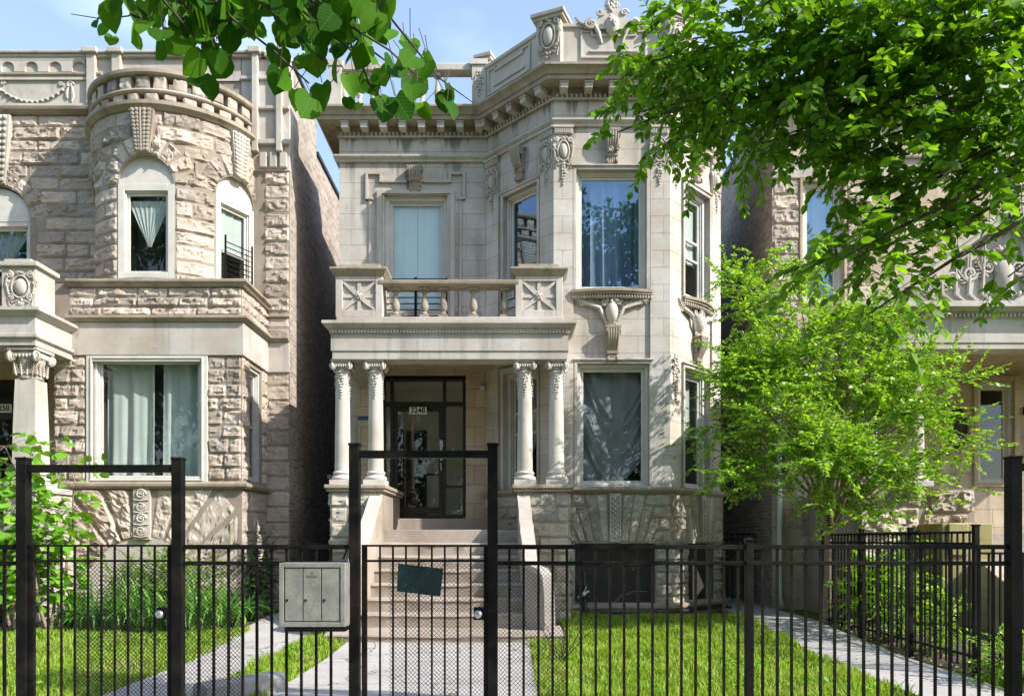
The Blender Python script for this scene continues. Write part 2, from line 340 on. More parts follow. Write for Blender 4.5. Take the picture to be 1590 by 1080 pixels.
    def ell(s, fr, u, d, z, ru, rd, rz, rot=0, n=8, m=5):
        o = len(s.v); c, sn = math.cos(rot), math.sin(rot)
        for j in range(m+1):
            ph = PI*j/m
            for i in range(n):
                a = 2*PI*i/n; x = ru*math.sin(ph)*math.cos(a); y = rd*math.sin(ph)*math.sin(a); zz = rz*math.cos(ph)
                s.v.append(fr(u+x*c-zz*sn, d+y, z+x*sn+zz*c))
        for j in range(m):
            for i in range(n): s.f.append((o+j*n+i, o+(j+1)*n+i, o+(j+1)*n+(i+1) % n, o+j*n+(i+1) % n))
    def ftube(s, fr, pts, rad, n=5): s.tube([fr(*p) for p in pts], rad, n)
    def rock(s, mp, q, d0=0.0, amp=.05, seed=0, res=.032, edge=.028):
        (u0, z0), (u1, z1), (u2, z2), (u3, z3) = q
        L = max(math.hypot(u1-u0, z1-z0), math.hypot(u2-u3, z2-z3)); Hh = max(math.hypot(u3-u0, z3-z0), math.hypot(u2-u1, z2-z1))
        nu = max(3, min(22, int(L/res))); nv = max(3, min(22, int(Hh/res))); o = len(s.v)
        base = .35+.4*random.random(); tu = random.uniform(-.4, .4); tv = random.uniform(-.5, .3)
        for j in range(nv+1):
            t = j/nv
            for i in range(nu+1):
                r = i/nu
                u = (u0*(1-r)+u1*r)*(1-t)+(u3*(1-r)+u2*r)*t; z = (z0*(1-r)+z1*r)*(1-t)+(z3*(1-r)+z2*r)*t
                e = min(min(r, 1-r)*L, min(t, 1-t)*Hh); k = min(1, e/edge)
                q3 = Vector((u*7.5+seed*3.1, z*10, seed*.7))
                pt = noise.voronoi(q3)[1][0]; gv = noise.cell_vector(pt*7.3)
                fac = (q3-pt).dot(gv-Vector((.5, .5, .5)))*1.5+(noise.cell(pt*5.1)-.5)*.5
                nn = noise.noise(Vector((u*4+seed, z*6, seed)))*.5+fac*.8+noise.noise(Vector((u*22, z*26, seed)))*.2
                d = amp*k**.5*max(.10, base+nn*.75+tu*(r-.5)+tv*(t-.5)) if e > 1e-6 else -.008
                s.v.append(mp(u+(0 if e < 1e-6 else random.uniform(-.004, .004)), d0+d, z))
        for j in range(nv):
            for i in range(nu):
                a = o+j*(nu+1)+i; s.f.append((a, a+1, a+nu+2, a+nu+1))
    def courses(s, mp, u0, u1, zs, excl=None, wr=(.35, .75), amp=.05, gap=.006, keep=1.0, d0=0):
        for ci, (za, zb) in enumerate(zip(zs, zs[1:])):
            iv = [(u0, u1)]
            for a, b in (excl(za, zb) if excl else []):
                n = []
                for p, q in iv:
                    if b <= p or a >= q: n.append((p, q)); continue
                    if a > p+.03: n.append((p, a))
                    if b < q-.03: n.append((b, q))
                iv = n
            for p, q in iv:
                x = p; first = True
                while x < q-1e-4:
                    w = random.uniform(*wr)
                    if first and ci % 2: w *= .55
                    first = False
                    if q-(x+w) < wr[0]*.6: w = q-x
                    s.rock(mp, [(x+gap, za+gap), (x+w-gap, za+gap), (x+w-gap, zb-gap), (x+gap, zb-gap)], d0, amp*random.uniform(.7, 1.3), random.randint(0, 999))
                    x += w
def mesh_obj(name, V, Fc, mat, parent=None, smooth=35, uv=True, bevel=0):
    me = bpy.data.meshes.new(name); me.from_pydata(V, [], Fc); me.update()
    if uv:
        n = len(me.polygons); nl = len(me.loops)
        co = np.empty(len(me.vertices)*3); me.vertices.foreach_get('co', co); co = co.reshape(-1, 3)
        nm = np.empty(n*3); me.polygons.foreach_get('normal', nm); nm = nm.reshape(-1, 3)
        lt = np.empty(n, dtype=np.int64); me.polygons.foreach_get('loop_total', lt)
        vi = np.empty(nl, dtype=np.int64); me.loops.foreach_get('vertex_index', vi)
        ln = np.repeat(nm, lt, axis=0); p = co[vi]
        hl = np.hypot(ln[:, 0], ln[:, 1]); hz = hl < .5; hl = np.where(hz, 1, hl)
        tx, ty = -ln[:, 1]/hl, ln[:, 0]/hl
        u = np.where(hz, p[:, 0], p[:, 0]*tx+p[:, 1]*ty); v = np.where(hz, p[:, 1], p[:, 2])
        lay = me.uv_layers.new(name='UVMap'); lay.data.foreach_set('uv', np.stack([u, v], 1).ravel())
    if smooth is not None:
        me.polygons.foreach_set('use_smooth', [True]*len(me.polygons))
        if smooth < 180: me.set_sharp_from_angle(angle=math.radians(smooth))
    me.materials.append(mat)
    o = bpy.data.objects.new(name, me); COL.objects.link(o)
    if parent is not None: o.parent = parent; o.matrix_parent_inverse = Matrix.Identity(4); o.location = -world_loc(parent)
    if bevel:
        b = o.modifiers.new('bevel', 'BEVEL'); b.width = bevel; b.segments = 2; b.limit_method = 'ANGLE'; b.angle_limit = math.radians(40)
        b.harden_normals = False
    return o
def world_loc(o):
    l = Vector(o.location)
    while o.parent: o = o.parent; l += Vector(o.location)
    return l
def build(mb, name, mat, parent=None, label=None, smooth=35, bevel=0):
    o = mesh_obj(name, mb.v, mb.f, M[mat] if isinstance(mat, str) else mat, parent, smooth, True, bevel)
    if label: o['label'] = label
    return o
def tag(o, label, cat, group=None, kind=None):
    if label: o['label'] = label
    if cat: o['category'] = cat
    if group: o['group'] = group
    if kind: o['kind'] = kind
    return o
def thing(name, loc, label, cat, group=None):
    o = bpy.data.objects.new(name, None); COL.objects.link(o); o.location = loc; o.empty_display_size = .2
    return tag(o, label, cat, group)
def structure(o): o['kind'] = 'structure'; return o
def text_mesh(txt, size, fr, u, d, z, mat, parent, name='lettering', bold=.0, ext=.002):
    cu = bpy.data.curves.new(name, 'FONT'); cu.body = txt; cu.size = size; cu.align_x = 'CENTER'; cu.align_y = 'CENTER'; cu.extrude = ext; cu.offset = bold
    to = bpy.data.objects.new(name, cu); COL.objects.link(to)
    dg = bpy.context.evaluated_depsgraph_get(); me = bpy.data.meshes.new_from_object(to.evaluated_get(dg))
    V = [fr(u+v.co.x, d+v.co.z, z+v.co.y) for v in me.vertices]; Fc = [tuple(p.vertices) for p in me.polygons]
    bpy.data.objects.remove(to); bpy.data.curves.remove(cu); bpy.data.meshes.remove(me)
    return mesh_obj(name, V, Fc, M[mat], parent, None)
# ------------------------------------------------------------------ windows, ornaments
def cloth_mb(fr, u0, u1, z0, z1, d, kind='folds', amp=.03, freq=16, seed=0, n=48, m=14):
    mb = MB(); o = 0; rnd = random.Random(seed); ph = [rnd.uniform(0, 6) for _ in range(4)]
    for j in range(m+1):
        t = j/m; z = z1+(z0-z1)*t
        for i in range(n+1):
            s = i/n; u = u0+(u1-u0)*s
            w = math.sin(u*freq*2+ph[0]+.6*math.sin(t*3+ph[1]))+.5*math.sin(u*freq*3.7+ph[2])
            dd = amp*w*(.6+.4*t); zz = z; uu = u
            if kind == 'tri':      # panel gathered to a point at the bottom
                c = (u0+u1)/2; uu = c+(u-c)*(1-.93*t)
            elif kind == 'drape':  # heavy cloth hung from its corners, hem swagged low
                q1 = math.exp(-((s-.72)/.28)**2); q2 = math.exp(-((s-.38)/.42)**2)
                zz = z1-(z1-z0)*t*(.86+.16*q2+.05*q1-.10*s*s*s)
                sw = 0
                for a, c0, dep in ((.95, .1, .55), (.70, .26, .45), (.5, .52, .4), (.28, .78, .35)):
                    y = t-(c0+dep*(1-((s-.62)/.42)**2)*.6); sw += math.exp(-(y/.035)**2)*(1 if s > .2 else s*5)
                dd = amp*.7*math.sin(s*26+ph[0]+t*2)*(1-t*.75)+amp*1.0*sw*.8+amp*1.4*math.sin((s*1.2-t*1.3)*9)*.8
            mb.v.append(fr(uu, d+dd, zz))
    for j in range(m):
        for i in range(n):
            a = j*(n+1)+i; mb.f.append((a, a+n+1, a+n+2, a+1))
    return mb
def window(parent, fr, u0, u1, z0, z1, rec=.14, fw=.07, sash='frame', glass='glass', rails=(), muns=(), curtains=(), room=True, sill=True, name='window', roommat='interior', label=None, casing=True, sw=.045, rail_h=.045):
    w = MB(); w.ring(fr, u0, u1, z0, z1, fw, -rec-.05, -rec+.05)
    w.ring(fr, u0+fw, u1-fw, z0+fw*.8, z1-fw, .022, -rec-.05, -rec+.015)
    root = build(w, name, sash, parent, label, bevel=.006)
    a0, a1, b0, b1 = u0+fw+.022, u1-fw-.022, z0+fw*.8+.022, z1-fw-.022
    s = MB(); s.ring(fr, a0, a1, b0, b1, sw, -rec-.06, -rec-.02)
    for r in rails: s.box(fr, a0+sw, a1-sw, -rec-.065, -rec-.01, r-rail_h/2, r+rail_h/2)
    for r in muns: s.box(fr, r-.012, r+.012, -rec-.055, -rec-.03, b0+sw, b1-sw)
    build(s, 'sash', sash, root, bevel=.004)
    g = MB(); g.quad(fr(a0+.01, -rec-.045, b0+.01), fr(a1-.01, -rec-.045, b0+.01), fr(a1-.01, -rec-.045, b1-.01), fr(a0+.01, -rec-.045, b1-.01))
    build(g, 'pane', glass, root, smooth=None)
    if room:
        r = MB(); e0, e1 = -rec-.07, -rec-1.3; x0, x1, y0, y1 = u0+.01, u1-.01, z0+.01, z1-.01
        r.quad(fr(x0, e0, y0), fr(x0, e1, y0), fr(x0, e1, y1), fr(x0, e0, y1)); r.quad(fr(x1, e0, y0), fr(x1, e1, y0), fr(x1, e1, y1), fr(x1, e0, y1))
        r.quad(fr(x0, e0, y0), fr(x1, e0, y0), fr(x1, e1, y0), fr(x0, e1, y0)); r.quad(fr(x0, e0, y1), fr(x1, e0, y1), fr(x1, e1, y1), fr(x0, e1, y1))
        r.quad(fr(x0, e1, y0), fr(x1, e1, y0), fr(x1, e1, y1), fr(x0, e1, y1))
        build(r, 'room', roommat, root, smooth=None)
    for c in curtains:
        mb = cloth_mb(fr, c.get('u0', a0), c.get('u1', a1), c.get('z0', b0), c.get('z1', b1), -rec-c.get('d', .16), c.get('kind', 'folds'), c.get('amp', .03), c.get('freq', 16), c.get('seed', 1), n=c.get('n', 60), m=c.get('m', 16))
        build(mb, c.get('name', 'curtain'), c.get('mat', 'cloth_white'), root, smooth=180)
    return root
def spiral(mb, fr, u, z, d, r, turns=1.6, dr=1, rad=.02, start=0, shrink=.75, bulge=.6):
    pts = []; rs = []
    n = int(14*turns)
    for i in range(n+1):
        t = i/n; a = start+dr*2*PI*turns*t; rr = r*(1-shrink*t)
        pts.append((u+rr*math.cos(a), d+bulge*rad*t, z+rr*math.sin(a))); rs.append(rad*(1-.45*t))
    mb.tube([fr(*p) for p in pts], rs, 5); mb.ell(fr, u, d+rad*.5, z, r*.25, rad, r*.25)
def blobs(mb, fr, u, z, d, ru, rz, n, size, rnd):
    for _ in range(n):
        a = rnd.uniform(0, 6.28); q = math.sqrt(rnd.random())
        s = size*rnd.uniform(.6, 1.2)
        mb.ell(fr, u+ru*q*math.cos(a), d+rnd.uniform(0, size*.6), z+rz*q*math.sin(a), s*.6, s*.55, s, rnd.uniform(0, 3.1), 7, 4)
def leafy(mb, fr, u, z, d, L, ang, w=.04, n=6, curl=1):
    """acanthus-like leaf: a curved spine with lobes"""
    x, y = u, z; a = ang
    for i in range(n):
        t = i/(n-1); st = L/n; x += math.cos(a)*st; y += math.sin(a)*st; a += curl*.35
        s = w*(1-.6*t)
        mb.ell(fr, x, d+.01, y, s*1.2, .022, s*.45, a, 7, 4)
        for sg in (-1, 1): mb.ell(fr, x+math.cos(a+sg*1.3)*s, d, y+math.sin(a+sg*1.3)*s, s*.9, .02, s*.35, a+sg*.8, 7, 4)
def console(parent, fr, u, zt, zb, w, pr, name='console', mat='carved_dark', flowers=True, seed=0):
    mb = MB(); rnd = random.Random(seed); h = zt-zb; n = 5
    for i in range(n):
        uu = u-w/2+w*(i+.5)/n; k = 1-.0*i
        pts = []
        for j in range(13):
            t = j/12; z = zt-.04-(h-.06)*t; dd = pr*(.88-.62*t)+pr*.12*math.sin(2*PI*t)
            ww = (1-.35*t); pts.append(fr(u+(uu-u)*ww, dd, z))
        mb.tube(pts, [w/n*.58*(1-.3*j/12) for j in range(13)], 7)
    mb.box(fr, u-w*.42, u+w*.42, -.02, pr*.45, zt-h*.75, zt-.02); mb.box(fr, u-w*.3, u+w*.3, -.02, pr*.2, zb+.02, zt-h*.7)
    mb.box(fr, u-w*.58, u+w*.58, -.02, pr*1.02, zt-.04, zt)
    for (dz, dd, r, ww) in ((pr*.42, pr*.62, pr*.40, w*.56), (h-pr*.28, pr*.26, pr*.26, w*.40)):
        for sg in (-1, 1):
            c = (u+sg*ww*.98, dd, zt-dz)
            mb.tube([fr(u+sg*ww*.75, dd, zt-dz), fr(*c)], r, 12)
            mb.ell(fr, u+sg*ww*1.0, dd, zt-dz, .012, r*.4, r*.4)
    if flowers: blobs(mb, fr, u, zt-h*.5, pr*.55, w*.5, h*.16, 22, w*.17, rnd)
    return build(mb, name, mat, parent, smooth=60)
def cartouche(mb, fr, u, z, w, h, rnd, d=0.0):
    """oval shield with scrolled strapwork, ribbons and fruit drops"""
    mb.ell(fr, u, d, z, w*.22, .075, h*.23, 0, 16, 10)
    pts = [(u+w*.29*math.cos(a), d+.02, z+h*.3*math.sin(a)) for a in [2*PI*i/20 for i in range(21)]]
    mb.ftube(fr, pts, .016)
    for sg in (-1, 1):
        spiral(mb, fr, u+sg*w*.36, z+h*.33, d+.015, w*.12, 1.4, sg, .02, PI/2)
        spiral(mb, fr, u+sg*w*.32, z-h*.26, d+.015, w*.10, 1.3, -sg, .018, -PI/2)
        mb.ftube(fr, [(u+sg*w*.44, d+.01, z+h*.26), (u+sg*w*.47, d+.02, z+h*.05), (u+sg*w*.40, d+.01, z-h*.2)], [.02, .012, .02])
        blobs(mb, fr, u+sg*w*.45, z+h*.12, d, w*.06, h*.13, 7, .035, rnd)
        mb.ftube(fr, [(u+sg*w*.05, d+.01, z-h*.34), (u+sg*w*.28, d+.02, z-h*.42), (u+sg*w*.42, d+.01, z-h*.33), (u+sg*w*.36, d+.01, z-h*.5)], .014)
    blobs(mb, fr, u, z-h*.46, d, w*.09, h*.12, 12, .035, rnd); blobs(mb, fr, u, z+h*.38, d, w*.2, h*.05, 10, .035, rnd)
def festoon(mb, fr, u, zt, zb, w, rnd, d=0.0, n=10, size=.032):
    for i in range(n):
        t = i/(n-1); z = zt+(zb-zt)*t; ww = w*(.35+.65*math.sin(PI*min(1, t*1.1+.12)))*(1-.45*t)
        for sg in (-1, 0, 1):
            s = size*rnd.uniform(.7, 1.1)*(1-.35*t)
            mb.ell(fr, u+sg*ww*.45+rnd.uniform(-.3, .3)*ww, d+rnd.uniform(.0, .02), z, s*.7, s*.7, s, rnd.uniform(-.8, .8), 7, 4)
def baluster(mb, x, y, z0, z1, r=.075, n=14):
    h = z1-z0; b = r*1.25
    mb.wbox(x-b, x+b, y-b, y+b, z0, z0+h*.12); mb.wbox(x-b, x+b, y-b, y+b, z1-h*.1, z1)
    P = [(.95, .12), (1.05, .16), (.7, .2), (.6, .24), (1.0, .30), (1.12, .38), (1.0, .5), (.7, .66), (.55, .78), (.55, .82), (.85, .84), (.85, .87), (.6, .9)]
    mb.lathe(x, y, [(r*a, z0+h*c) for a, c in P], n, False)
def ionic(parent, x, y, z0, z1, r, capmat='carved', name='column', garland=True, seed=0, sq=False):
    """column: base, tapered shaft, neck garland, ionic capital"""
    h = z1-z0; ch = r*(2.6 if sq else 1.75); bh = .24; rnd = random.Random(seed)
    s = MB(); N = 12
    prof = []
    for i in range(N+1):
        t = i/N; prof.append((r*(1-.16*t**1.6), z0+bh+(h-ch-bh)*t))
    if sq:
        for (ra, za), (rb, zb) in zip(prof, prof[1:]):
            p = [(x-ra, y-ra, za), (x+ra, y-ra, za), (x+ra, y+ra, za), (x-ra, y+ra, za), (x-rb, y-rb, zb), (x+rb, y-rb, zb), (x+rb, y+rb, zb), (x-rb, y+rb, zb)]
            s.add(p, [(0, 1, 5, 4), (1, 2, 6, 5), (2, 3, 7, 6), (3, 0, 4, 7)])
    else: s.lathe(x, y, prof, 28)
    col = build(s, name, 'carved', parent, smooth=50)
    b = MB(); q = r*1.42
    b.wbox(x-q, x+q, y-q, y+q, z0, z0+.09)
    b.lathe(x, y, [(r*1.35, z0+.09), (r*1.45, z0+.12), (r*1.35, z0+.15), (r*1.12, z0+.165), (r*1.1, z0+.185), (r*1.22, z0+.2), (r*1.24, z0+.22), (r*1.1, z0+bh), (r, z0+bh+.01)], 28)
    build(b, 'column_base', 'carved', col, smooth=50, bevel=.006)
    c = MB(); zt = z1; rt = r*.84; fr = Fr(x, y)
    c.wbox(x-r*1.25, x+r*1.25, y-r*1.25, y+r*1.25, zt-.045, zt)
    c.lathe(x, y, [(rt, zt-ch), (rt*1.15, zt-ch+.015), (rt*1.15, zt-ch+.035), (rt, zt-ch+.045), (rt*1.02, zt-ch*.55), (rt*1.3, zt-ch*.4), (rt*1.3, zt-.05)], 20)
    vr = r*.55; zc = zt-.05-vr*.95
    if sq:
        for ang in (0, PI/2, -PI/2):
            f2 = Fr(x, y, math.cos(ang), math.sin(ang))
            for k in range(4):
                u_ = (k-1.5)*r*.45; leafy(c, f2, u_, zt-ch+.05, rt*1.02, r*1.3, PI/2+(k-1.5)*-.12, .035, 6, 0)
    for ang in (0, PI/2, PI, -PI/2):
        f2 = Fr(x, y, math.cos(ang), math.sin(ang))
        for sg in (-1, 1):
            spiral(c, f2, sg*r*1.0, zc, r*1.06, vr*.8, 1.5, -sg, vr*.24, PI/2, .7, .8)
        c.box(f2, -r, r, r*.9, r*1.08, zc+vr*.35, zc+vr*.8)
        for k in range(5): c.ell(f2, (k-2)*r*.3, r*1.1, zc+vr*.15, r*.12, r*.14, r*.2)
        for sg in (-1, 1): c.ell(f2, sg*r*1.0, r*.98, zc, vr*.72, .03, vr*.72, 0, 12, 6)
    build(c, 'capital', capmat, col, smooth=60)
    if garland:
        g = MB()
        for ang in (0, PI/2, -PI/2):
            f2 = Fr(x, y, math.cos(ang), math.sin(ang))
            festoon(g, f2, 0, zt-ch-.03, zt-ch-.42, .07, rnd, rt+.0, 9, .024)
            g.ftube(f2, [(-r*.65, rt*.55, zt-ch-.02), (-r*.35, rt*.98, zt-ch-.08), (0, rt+.01, zt-ch-.03), (r*.35, rt*.98, zt-ch-.08), (r*.65, rt*.55, zt-ch-.02)], .012)
        build(g, 'garland_molding', capmat, col, smooth=60)
    return col
def zsteps(z0, z1, n, jit=0):
    r = random.Random(n*7+int(z0*10)); w = [1+r.uniform(-jit, jit) for _ in range(n)]; s = sum(w); a = [z0]
    for x in w: a.append(a[-1]+(z1-z0)*x/s)
    return a
def arch_fill(mb, mp, uc, zs, R, ztop, d=0, rev=.15, n=14):
    """wall above a semicircular opening up to a straight line, with the intrados"""
    for i in range(n):
        a, b = PI*i/n, PI*(i+1)/n
        p = (uc+R*math.cos(a), zs+R*math.sin(a)); q = (uc+R*math.cos(b), zs+R*math.sin(b))
        mb.quad(mp(p[0], d, p[1]), mp(p[0], d, ztop), mp(q[0], d, ztop), mp(q[0], d, q[1]))
        mb.quad(mp(p[0], d, p[1]), mp(q[0], d, q[1]), mp(q[0], d-rev, q[1]), mp(p[0], d-rev, p[1]))
def voussoirs(mb, mp, uc, zs, R, Ro, n, amp=.06, a0=0, a1=PI, gap=.02):
    for i in range(n):
        a = a0+(a1-a0)*i/n+gap; b = a0+(a1-a0)*(i+1)/n-gap
        ro = Ro*random.uniform(.93, 1.08)
        P = lambda t, r: (uc+r*math.cos(t), zs+r*math.sin(t))
        mb.rock(mp, [P(a, R), P(a, ro), P(b, ro), P(b, R)], 0, amp, random.randint(0, 999), edge=.03)
def g_z(x, y):
    t = min(1, max(0, (y-9.5)/4.5)); return .18*t*t*(3-2*t)
# ------------------------------------------------------------------ setting
YW = F/77.7; YB = F/85.0; YP = F/90.3
gm = MB()
xs = [-1500, -200, -40, -14, -12]+[-11+i for i in range(24)]+[14, 40, 200, 1500]; ys = [-1500, -200, -40, -10, -2, 0, 2, 4, 6, 8]+[9+.4*i for i in range(16)]+[16, 18, 22, 30, 60, 200, 1500]
for y in ys:
    for x in xs: gm.v.append((x, y, g_z(x, y)-.02))
nx = len(xs)
for j in range(len(ys)-1):
    for i in range(nx-1): a = j*nx+i; gm.f.append((a, a+1, a+nx+1, a+nx))
g = build(gm, 'ground', 'lawn_base', None, 'grassy ground of the front yards', 180); structure(g)
def slab(name, poly_l, poly_r, label, zoff=.0, th=.0, seams=1.25, mat='concrete'):
    """walk between two edge lines given as lists of (x,y), in slabs with tooled joints"""
    mb = MB()
    def lerp(pl, t):
        n = len(pl)-1; i = min(n-1, int(t*n)); f = t*n-i; return (pl[i][0]*(1-f)+pl[i+1][0]*f, pl[i][1]*(1-f)+pl[i+1][1]*f)
    L = abs(poly_l[-1][1]-poly_l[0][1]); n = max(1, int(L/seams))
    for i in range(n):
        sub = 4
        for k in range(sub):
            t0 = (i+k/sub)/n; t1 = (i+(k+1)/sub)/n; g0 = .008/L if k == 0 else 0; g1 = -.008/L if k == sub-1 else 0
            a, b = lerp(poly_l, t0+g0), lerp(poly_r, t0+g0); c, d = lerp(poly_l, t1+g1), lerp(poly_r, t1+g1)
            P = [(*a, g_z(*a)+.012+zoff), (*b, g_z(*b)+.012+zoff), (*d, g_z(*d)+.012+zoff), (*c, g_z(*c)+.012+zoff)]
            o = [(x, y, z-.06) for x, y, z in P]
            mb.add(P+o, [(0, 1, 2, 3), (0, 4, 5, 1), (1, 5, 6, 2), (2, 6, 7, 3), (3, 7, 4, 0)])
    o = build(mb, name, mat, None, label, None); return structure(o)
slab('path', [(-2.45, 5.2), (-2.4, 11.3)], [(.27, 5.2), (.25, 11.3)], 'wide pale concrete walk leading to the stone steps')
slab('path', [(-4.05, 5.2), (-4.1, 9.5), (-4.38, 13.9), (-4.36, 22)], [(-3.08, 5.2), (-3.1, 9.5), (-3.12, 13.9), (-3.48, 22)], 'narrow concrete walk towards the gap beside the turreted house')
slab('path', [(4.02, 5.2), (4.05, 9.5), (4.15, 14.4), (4.2, 22)], [(5.12, 5.2), (5.15, 9.5), (5.2, 14.4), (5.18, 22)], 'narrow concrete walk beside the leafy tree')
slab('pavement', [(-14, 3.1), (-14, 5.2)], [(14, 3.1), (14, 5.2)], 'public concrete pavement in front of the fence', seams=2.2)
# planting soil
sm = MB()
def patch(mb, x0, x1, y0, y1, z=.02, n=10):
    o = len(mb.v)
    for j in range(n+1):
        for i in range(n+1):
            x = x0+(x1-x0)*i/n; y = y0+(y1-y0)*j/n; e = 0 if (i in (0, n) or j in (0, n)) else 1
            mb.v.append((x+e*random.uniform(-.05, .05), y+e*random.uniform(-.05, .05), g_z(x, y)+(-.012 if not e else z+random.uniform(0, .04))))
    for j in range(n):
        for i in range(n): a = o+j*(n+1)+i; mb.f.append((a, a+1, a+n+2, a+n+1))
patch(sm, -11, -4.4, 12.3, 14.2, n=22)
structure(build(sm, 'soil', 'soil', None, 'bare planting bed under the bay', 180))
sm = MB(); patch(sm, 5.3, 9.5, 8.2, 13.4, n=22); structure(build(sm, 'soil', 'soil', None, 'bare leaf strewn soil behind the side fence', 180))
# ------------------------------------------------------------------ CENTRE HOUSE
random.seed(11)
A, B, C_, D_ = (-.49, YW), (.776, YB), (2.86, YB), (4.13, YW)
XL = -3.45
fM = Fr(0, YW)                      # main wall, u = world x
fAB = Fr(A[0], A[1], B[0]-A[0], B[1]-A[1]); LAB = math.hypot(B[0]-A[0], B[1]-A[1])
fBC = Fr(0, YB)
fCD = Fr(C_[0], C_[1], D_[0]-C_[0], D_[1]-C_[1]); LCD = math.hypot(D_[0]-C_[0], D_[1]-C_[1])
HC = thing('row_house', (.3, YW, 0), 'pale smooth limestone row house with a three sided bay, columned porch and stone steps', 'house')
ZTOP = 9.56
# main wall
wm = MB(); w2 = (-2.55, -1.29, 6.12, 8.44); dr = (-2.62, -.92, 1.98, 4.83)
wm.wall(fM, XL, A[0], 0, ZTOP, [w2, dr], rev=.28)
build(wm, 'front_wall', 'ashlar', HC, smooth=None)
# porch inner wall lining: warmer stone courses
pl = MB(); pl.wall(fM, -3.1, A[0]+.02, 1.75, 5.0, [dr], d=.02, rev=.3)
build(pl, 'porch_wall', 'porchwall', HC, smooth=None)
# side and rear shell with the roof sloping to the back
sh = MB(); yb = YW+14
def shell(mb, x0, x1, z0f, z1f, y0=YW, y1=yb, x0b=None):
    mb.quad((x0, y1, 0), (x0, y0, 0), (x0, y0, z0f), (x0, y1, z1f)); mb.quad((x1, y0, 0), (x1, y1, 0), (x1, y1, z1f), (x1, y0, z0f))
    mb.quad((x0, y1, 0), (x1, y1, 0), (x1, y1, z1f), (x0, y1, z1f))
shell(sh, XL, 4.13, 9.9, 7.7)
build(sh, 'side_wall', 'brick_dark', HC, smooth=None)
rf = MB(); rf.quad((XL, YW+.02, 9.88), (4.13, YW+.02, 9.88), (4.13, yb, 7.68), (XL, yb, 7.68)); rf.add([(A[0], YW, 9.88), (B[0], YB, 9.88), (C_[0], YB, 9.88), (D_[0], YW, 9.88)], [(0, 1, 2, 3)])
build(rf, 'roof', 'hose', HC, smooth=None)
# bay wall with window openings
bw = MB()
WA2 = (.50, 1.42, 6.13, 8.22); WB2 = (1.17, 2.45, 6.11, 8.29); WA1 = (.50, 1.42, 2.50, 4.78); WB1 = (1.19, 2.5, 2.53, 4.76)
bw.wall(fAB, 0, LAB, 0, ZTOP, [WA2, WA1], rev=.25); bw.wall(fBC, B[0], C_[0], 0, ZTOP, [WB2, WB1, (1.15, 2.62, .4, 1.5)], rev=.25)
bw.wall(fCD, 0, LCD, 0, ZTOP, [WA2, WA1, (.62, 1.5, .4, 1.5)], rev=.25)
build(bw, 'bay_wall', 'ashlar', HC, smooth=None)
# corner pilasters of the bay: slightly proud strips
pm = MB(); t_ = math.tan(math.radians(22.8))
for (z0, z1) in ((2.52, 9.12),):
    for (fr, u0, u1) in ((fAB, .0, .36), (fAB, 1.50, LAB), (fBC, B[0], 1.12), (fBC, 2.52, C_[0]), (fCD, 0, .36), (fCD, 1.50, LCD)):
        d = .045
        e0 = -.0; 
        pm.add([fr(u0, 0, z0), fr(u1, 0, z0), fr(u1, 0, z1), fr(u0, 0, z1), fr(u0-(d*t_ if (fr is fBC and u0 == B[0]) or (fr is fCD and u0 == 0) else 0), d, z0), fr(u1+(d*t_ if (fr is fAB and u1 == LAB) or (fr is fBC and u1 == C_[0]) else 0), d, z0), fr(u1+(d*t_ if (fr is fAB and u1 == LAB) or (fr is fBC and u1 == C_[0]) else 0), d, z1), fr(u0-(d*t_ if (fr is fBC and u0 == B[0]) or (fr is fCD and u0 == 0) else 0), d, z1)],
               [(4, 5, 6, 7), (0, 4, 7, 3), (1, 2, 6, 5), (3, 7, 6, 2), (0, 1, 5, 4)])
build(pm, 'pilaster', 'ashlar', HC, smooth=None)
path = [(XL, YW), A, B, C_, D_]
path_in = [(XL, YW+2), (XL, YW), A, B, C_, D_, (D_[0], YW+2)]
def run(name, prof, mat, pth=path_in, bevel=.0, label=None): 
    mb = MB(); mb.sweep(pth, prof); return build(mb, name, mat, HC, label, 30, bevel)
# string course
run('string_course', [(0, 9.08), (.05, 9.08), (.06, 9.12), (.09, 9.14), (.11, 9.17), (.11, 9.20), (0, 9.22)], 'trim')
# main cornice
CZ = 9.56
crn = run('cornice', [(0, CZ), (.03, CZ), (.05, CZ+.03), (.05, CZ+.21), (.34, CZ+.21), (.34, CZ+.28), (.37, CZ+.29), (.38, CZ+.32), (.43, CZ+.38), (.46, CZ+.40), (.46, CZ+.44), (-.3, CZ+.47), (-.3, CZ)], 'weather')
dn = MB()
def modill(fr, u):
    md = MB(); md.box(fr, u-.07, u+.07, .05, .29, CZ+.08, CZ+.175); md.box(fr, u-.085, u+.085, .05, .31, CZ+.175, CZ+.208)
    build(md, 'modillion', 'trim', crn, bevel=.008)
def along(pth, step, off, fn, skip=.0):
    for (x0, y0), (x1, y1) in zip(pth, pth[1:]):
        L = math.hypot(x1-x0, y1-y0); fr = Fr(x0, y0, x1-x0, y1-y0); n = max(1, int((L-2*off)/step)); 
        for i in range(n+1): fn(fr, off+(L-2*off)*i/n)
along(path, .36, .16, modill)
along(path, .085, .05, lambda fr, u: dn.box(fr, u-.022, u+.022, .052, .085, CZ+.03, CZ+.09))
bd = MB(); 
build(dn, 'dentil_molding', 'trim', crn, smooth=None)
run('bead', [(.045, CZ+.0), (.07, CZ+.0), (.08, CZ+.015), (.07, CZ+.028), (.045, CZ+.028)], 'trim', path)
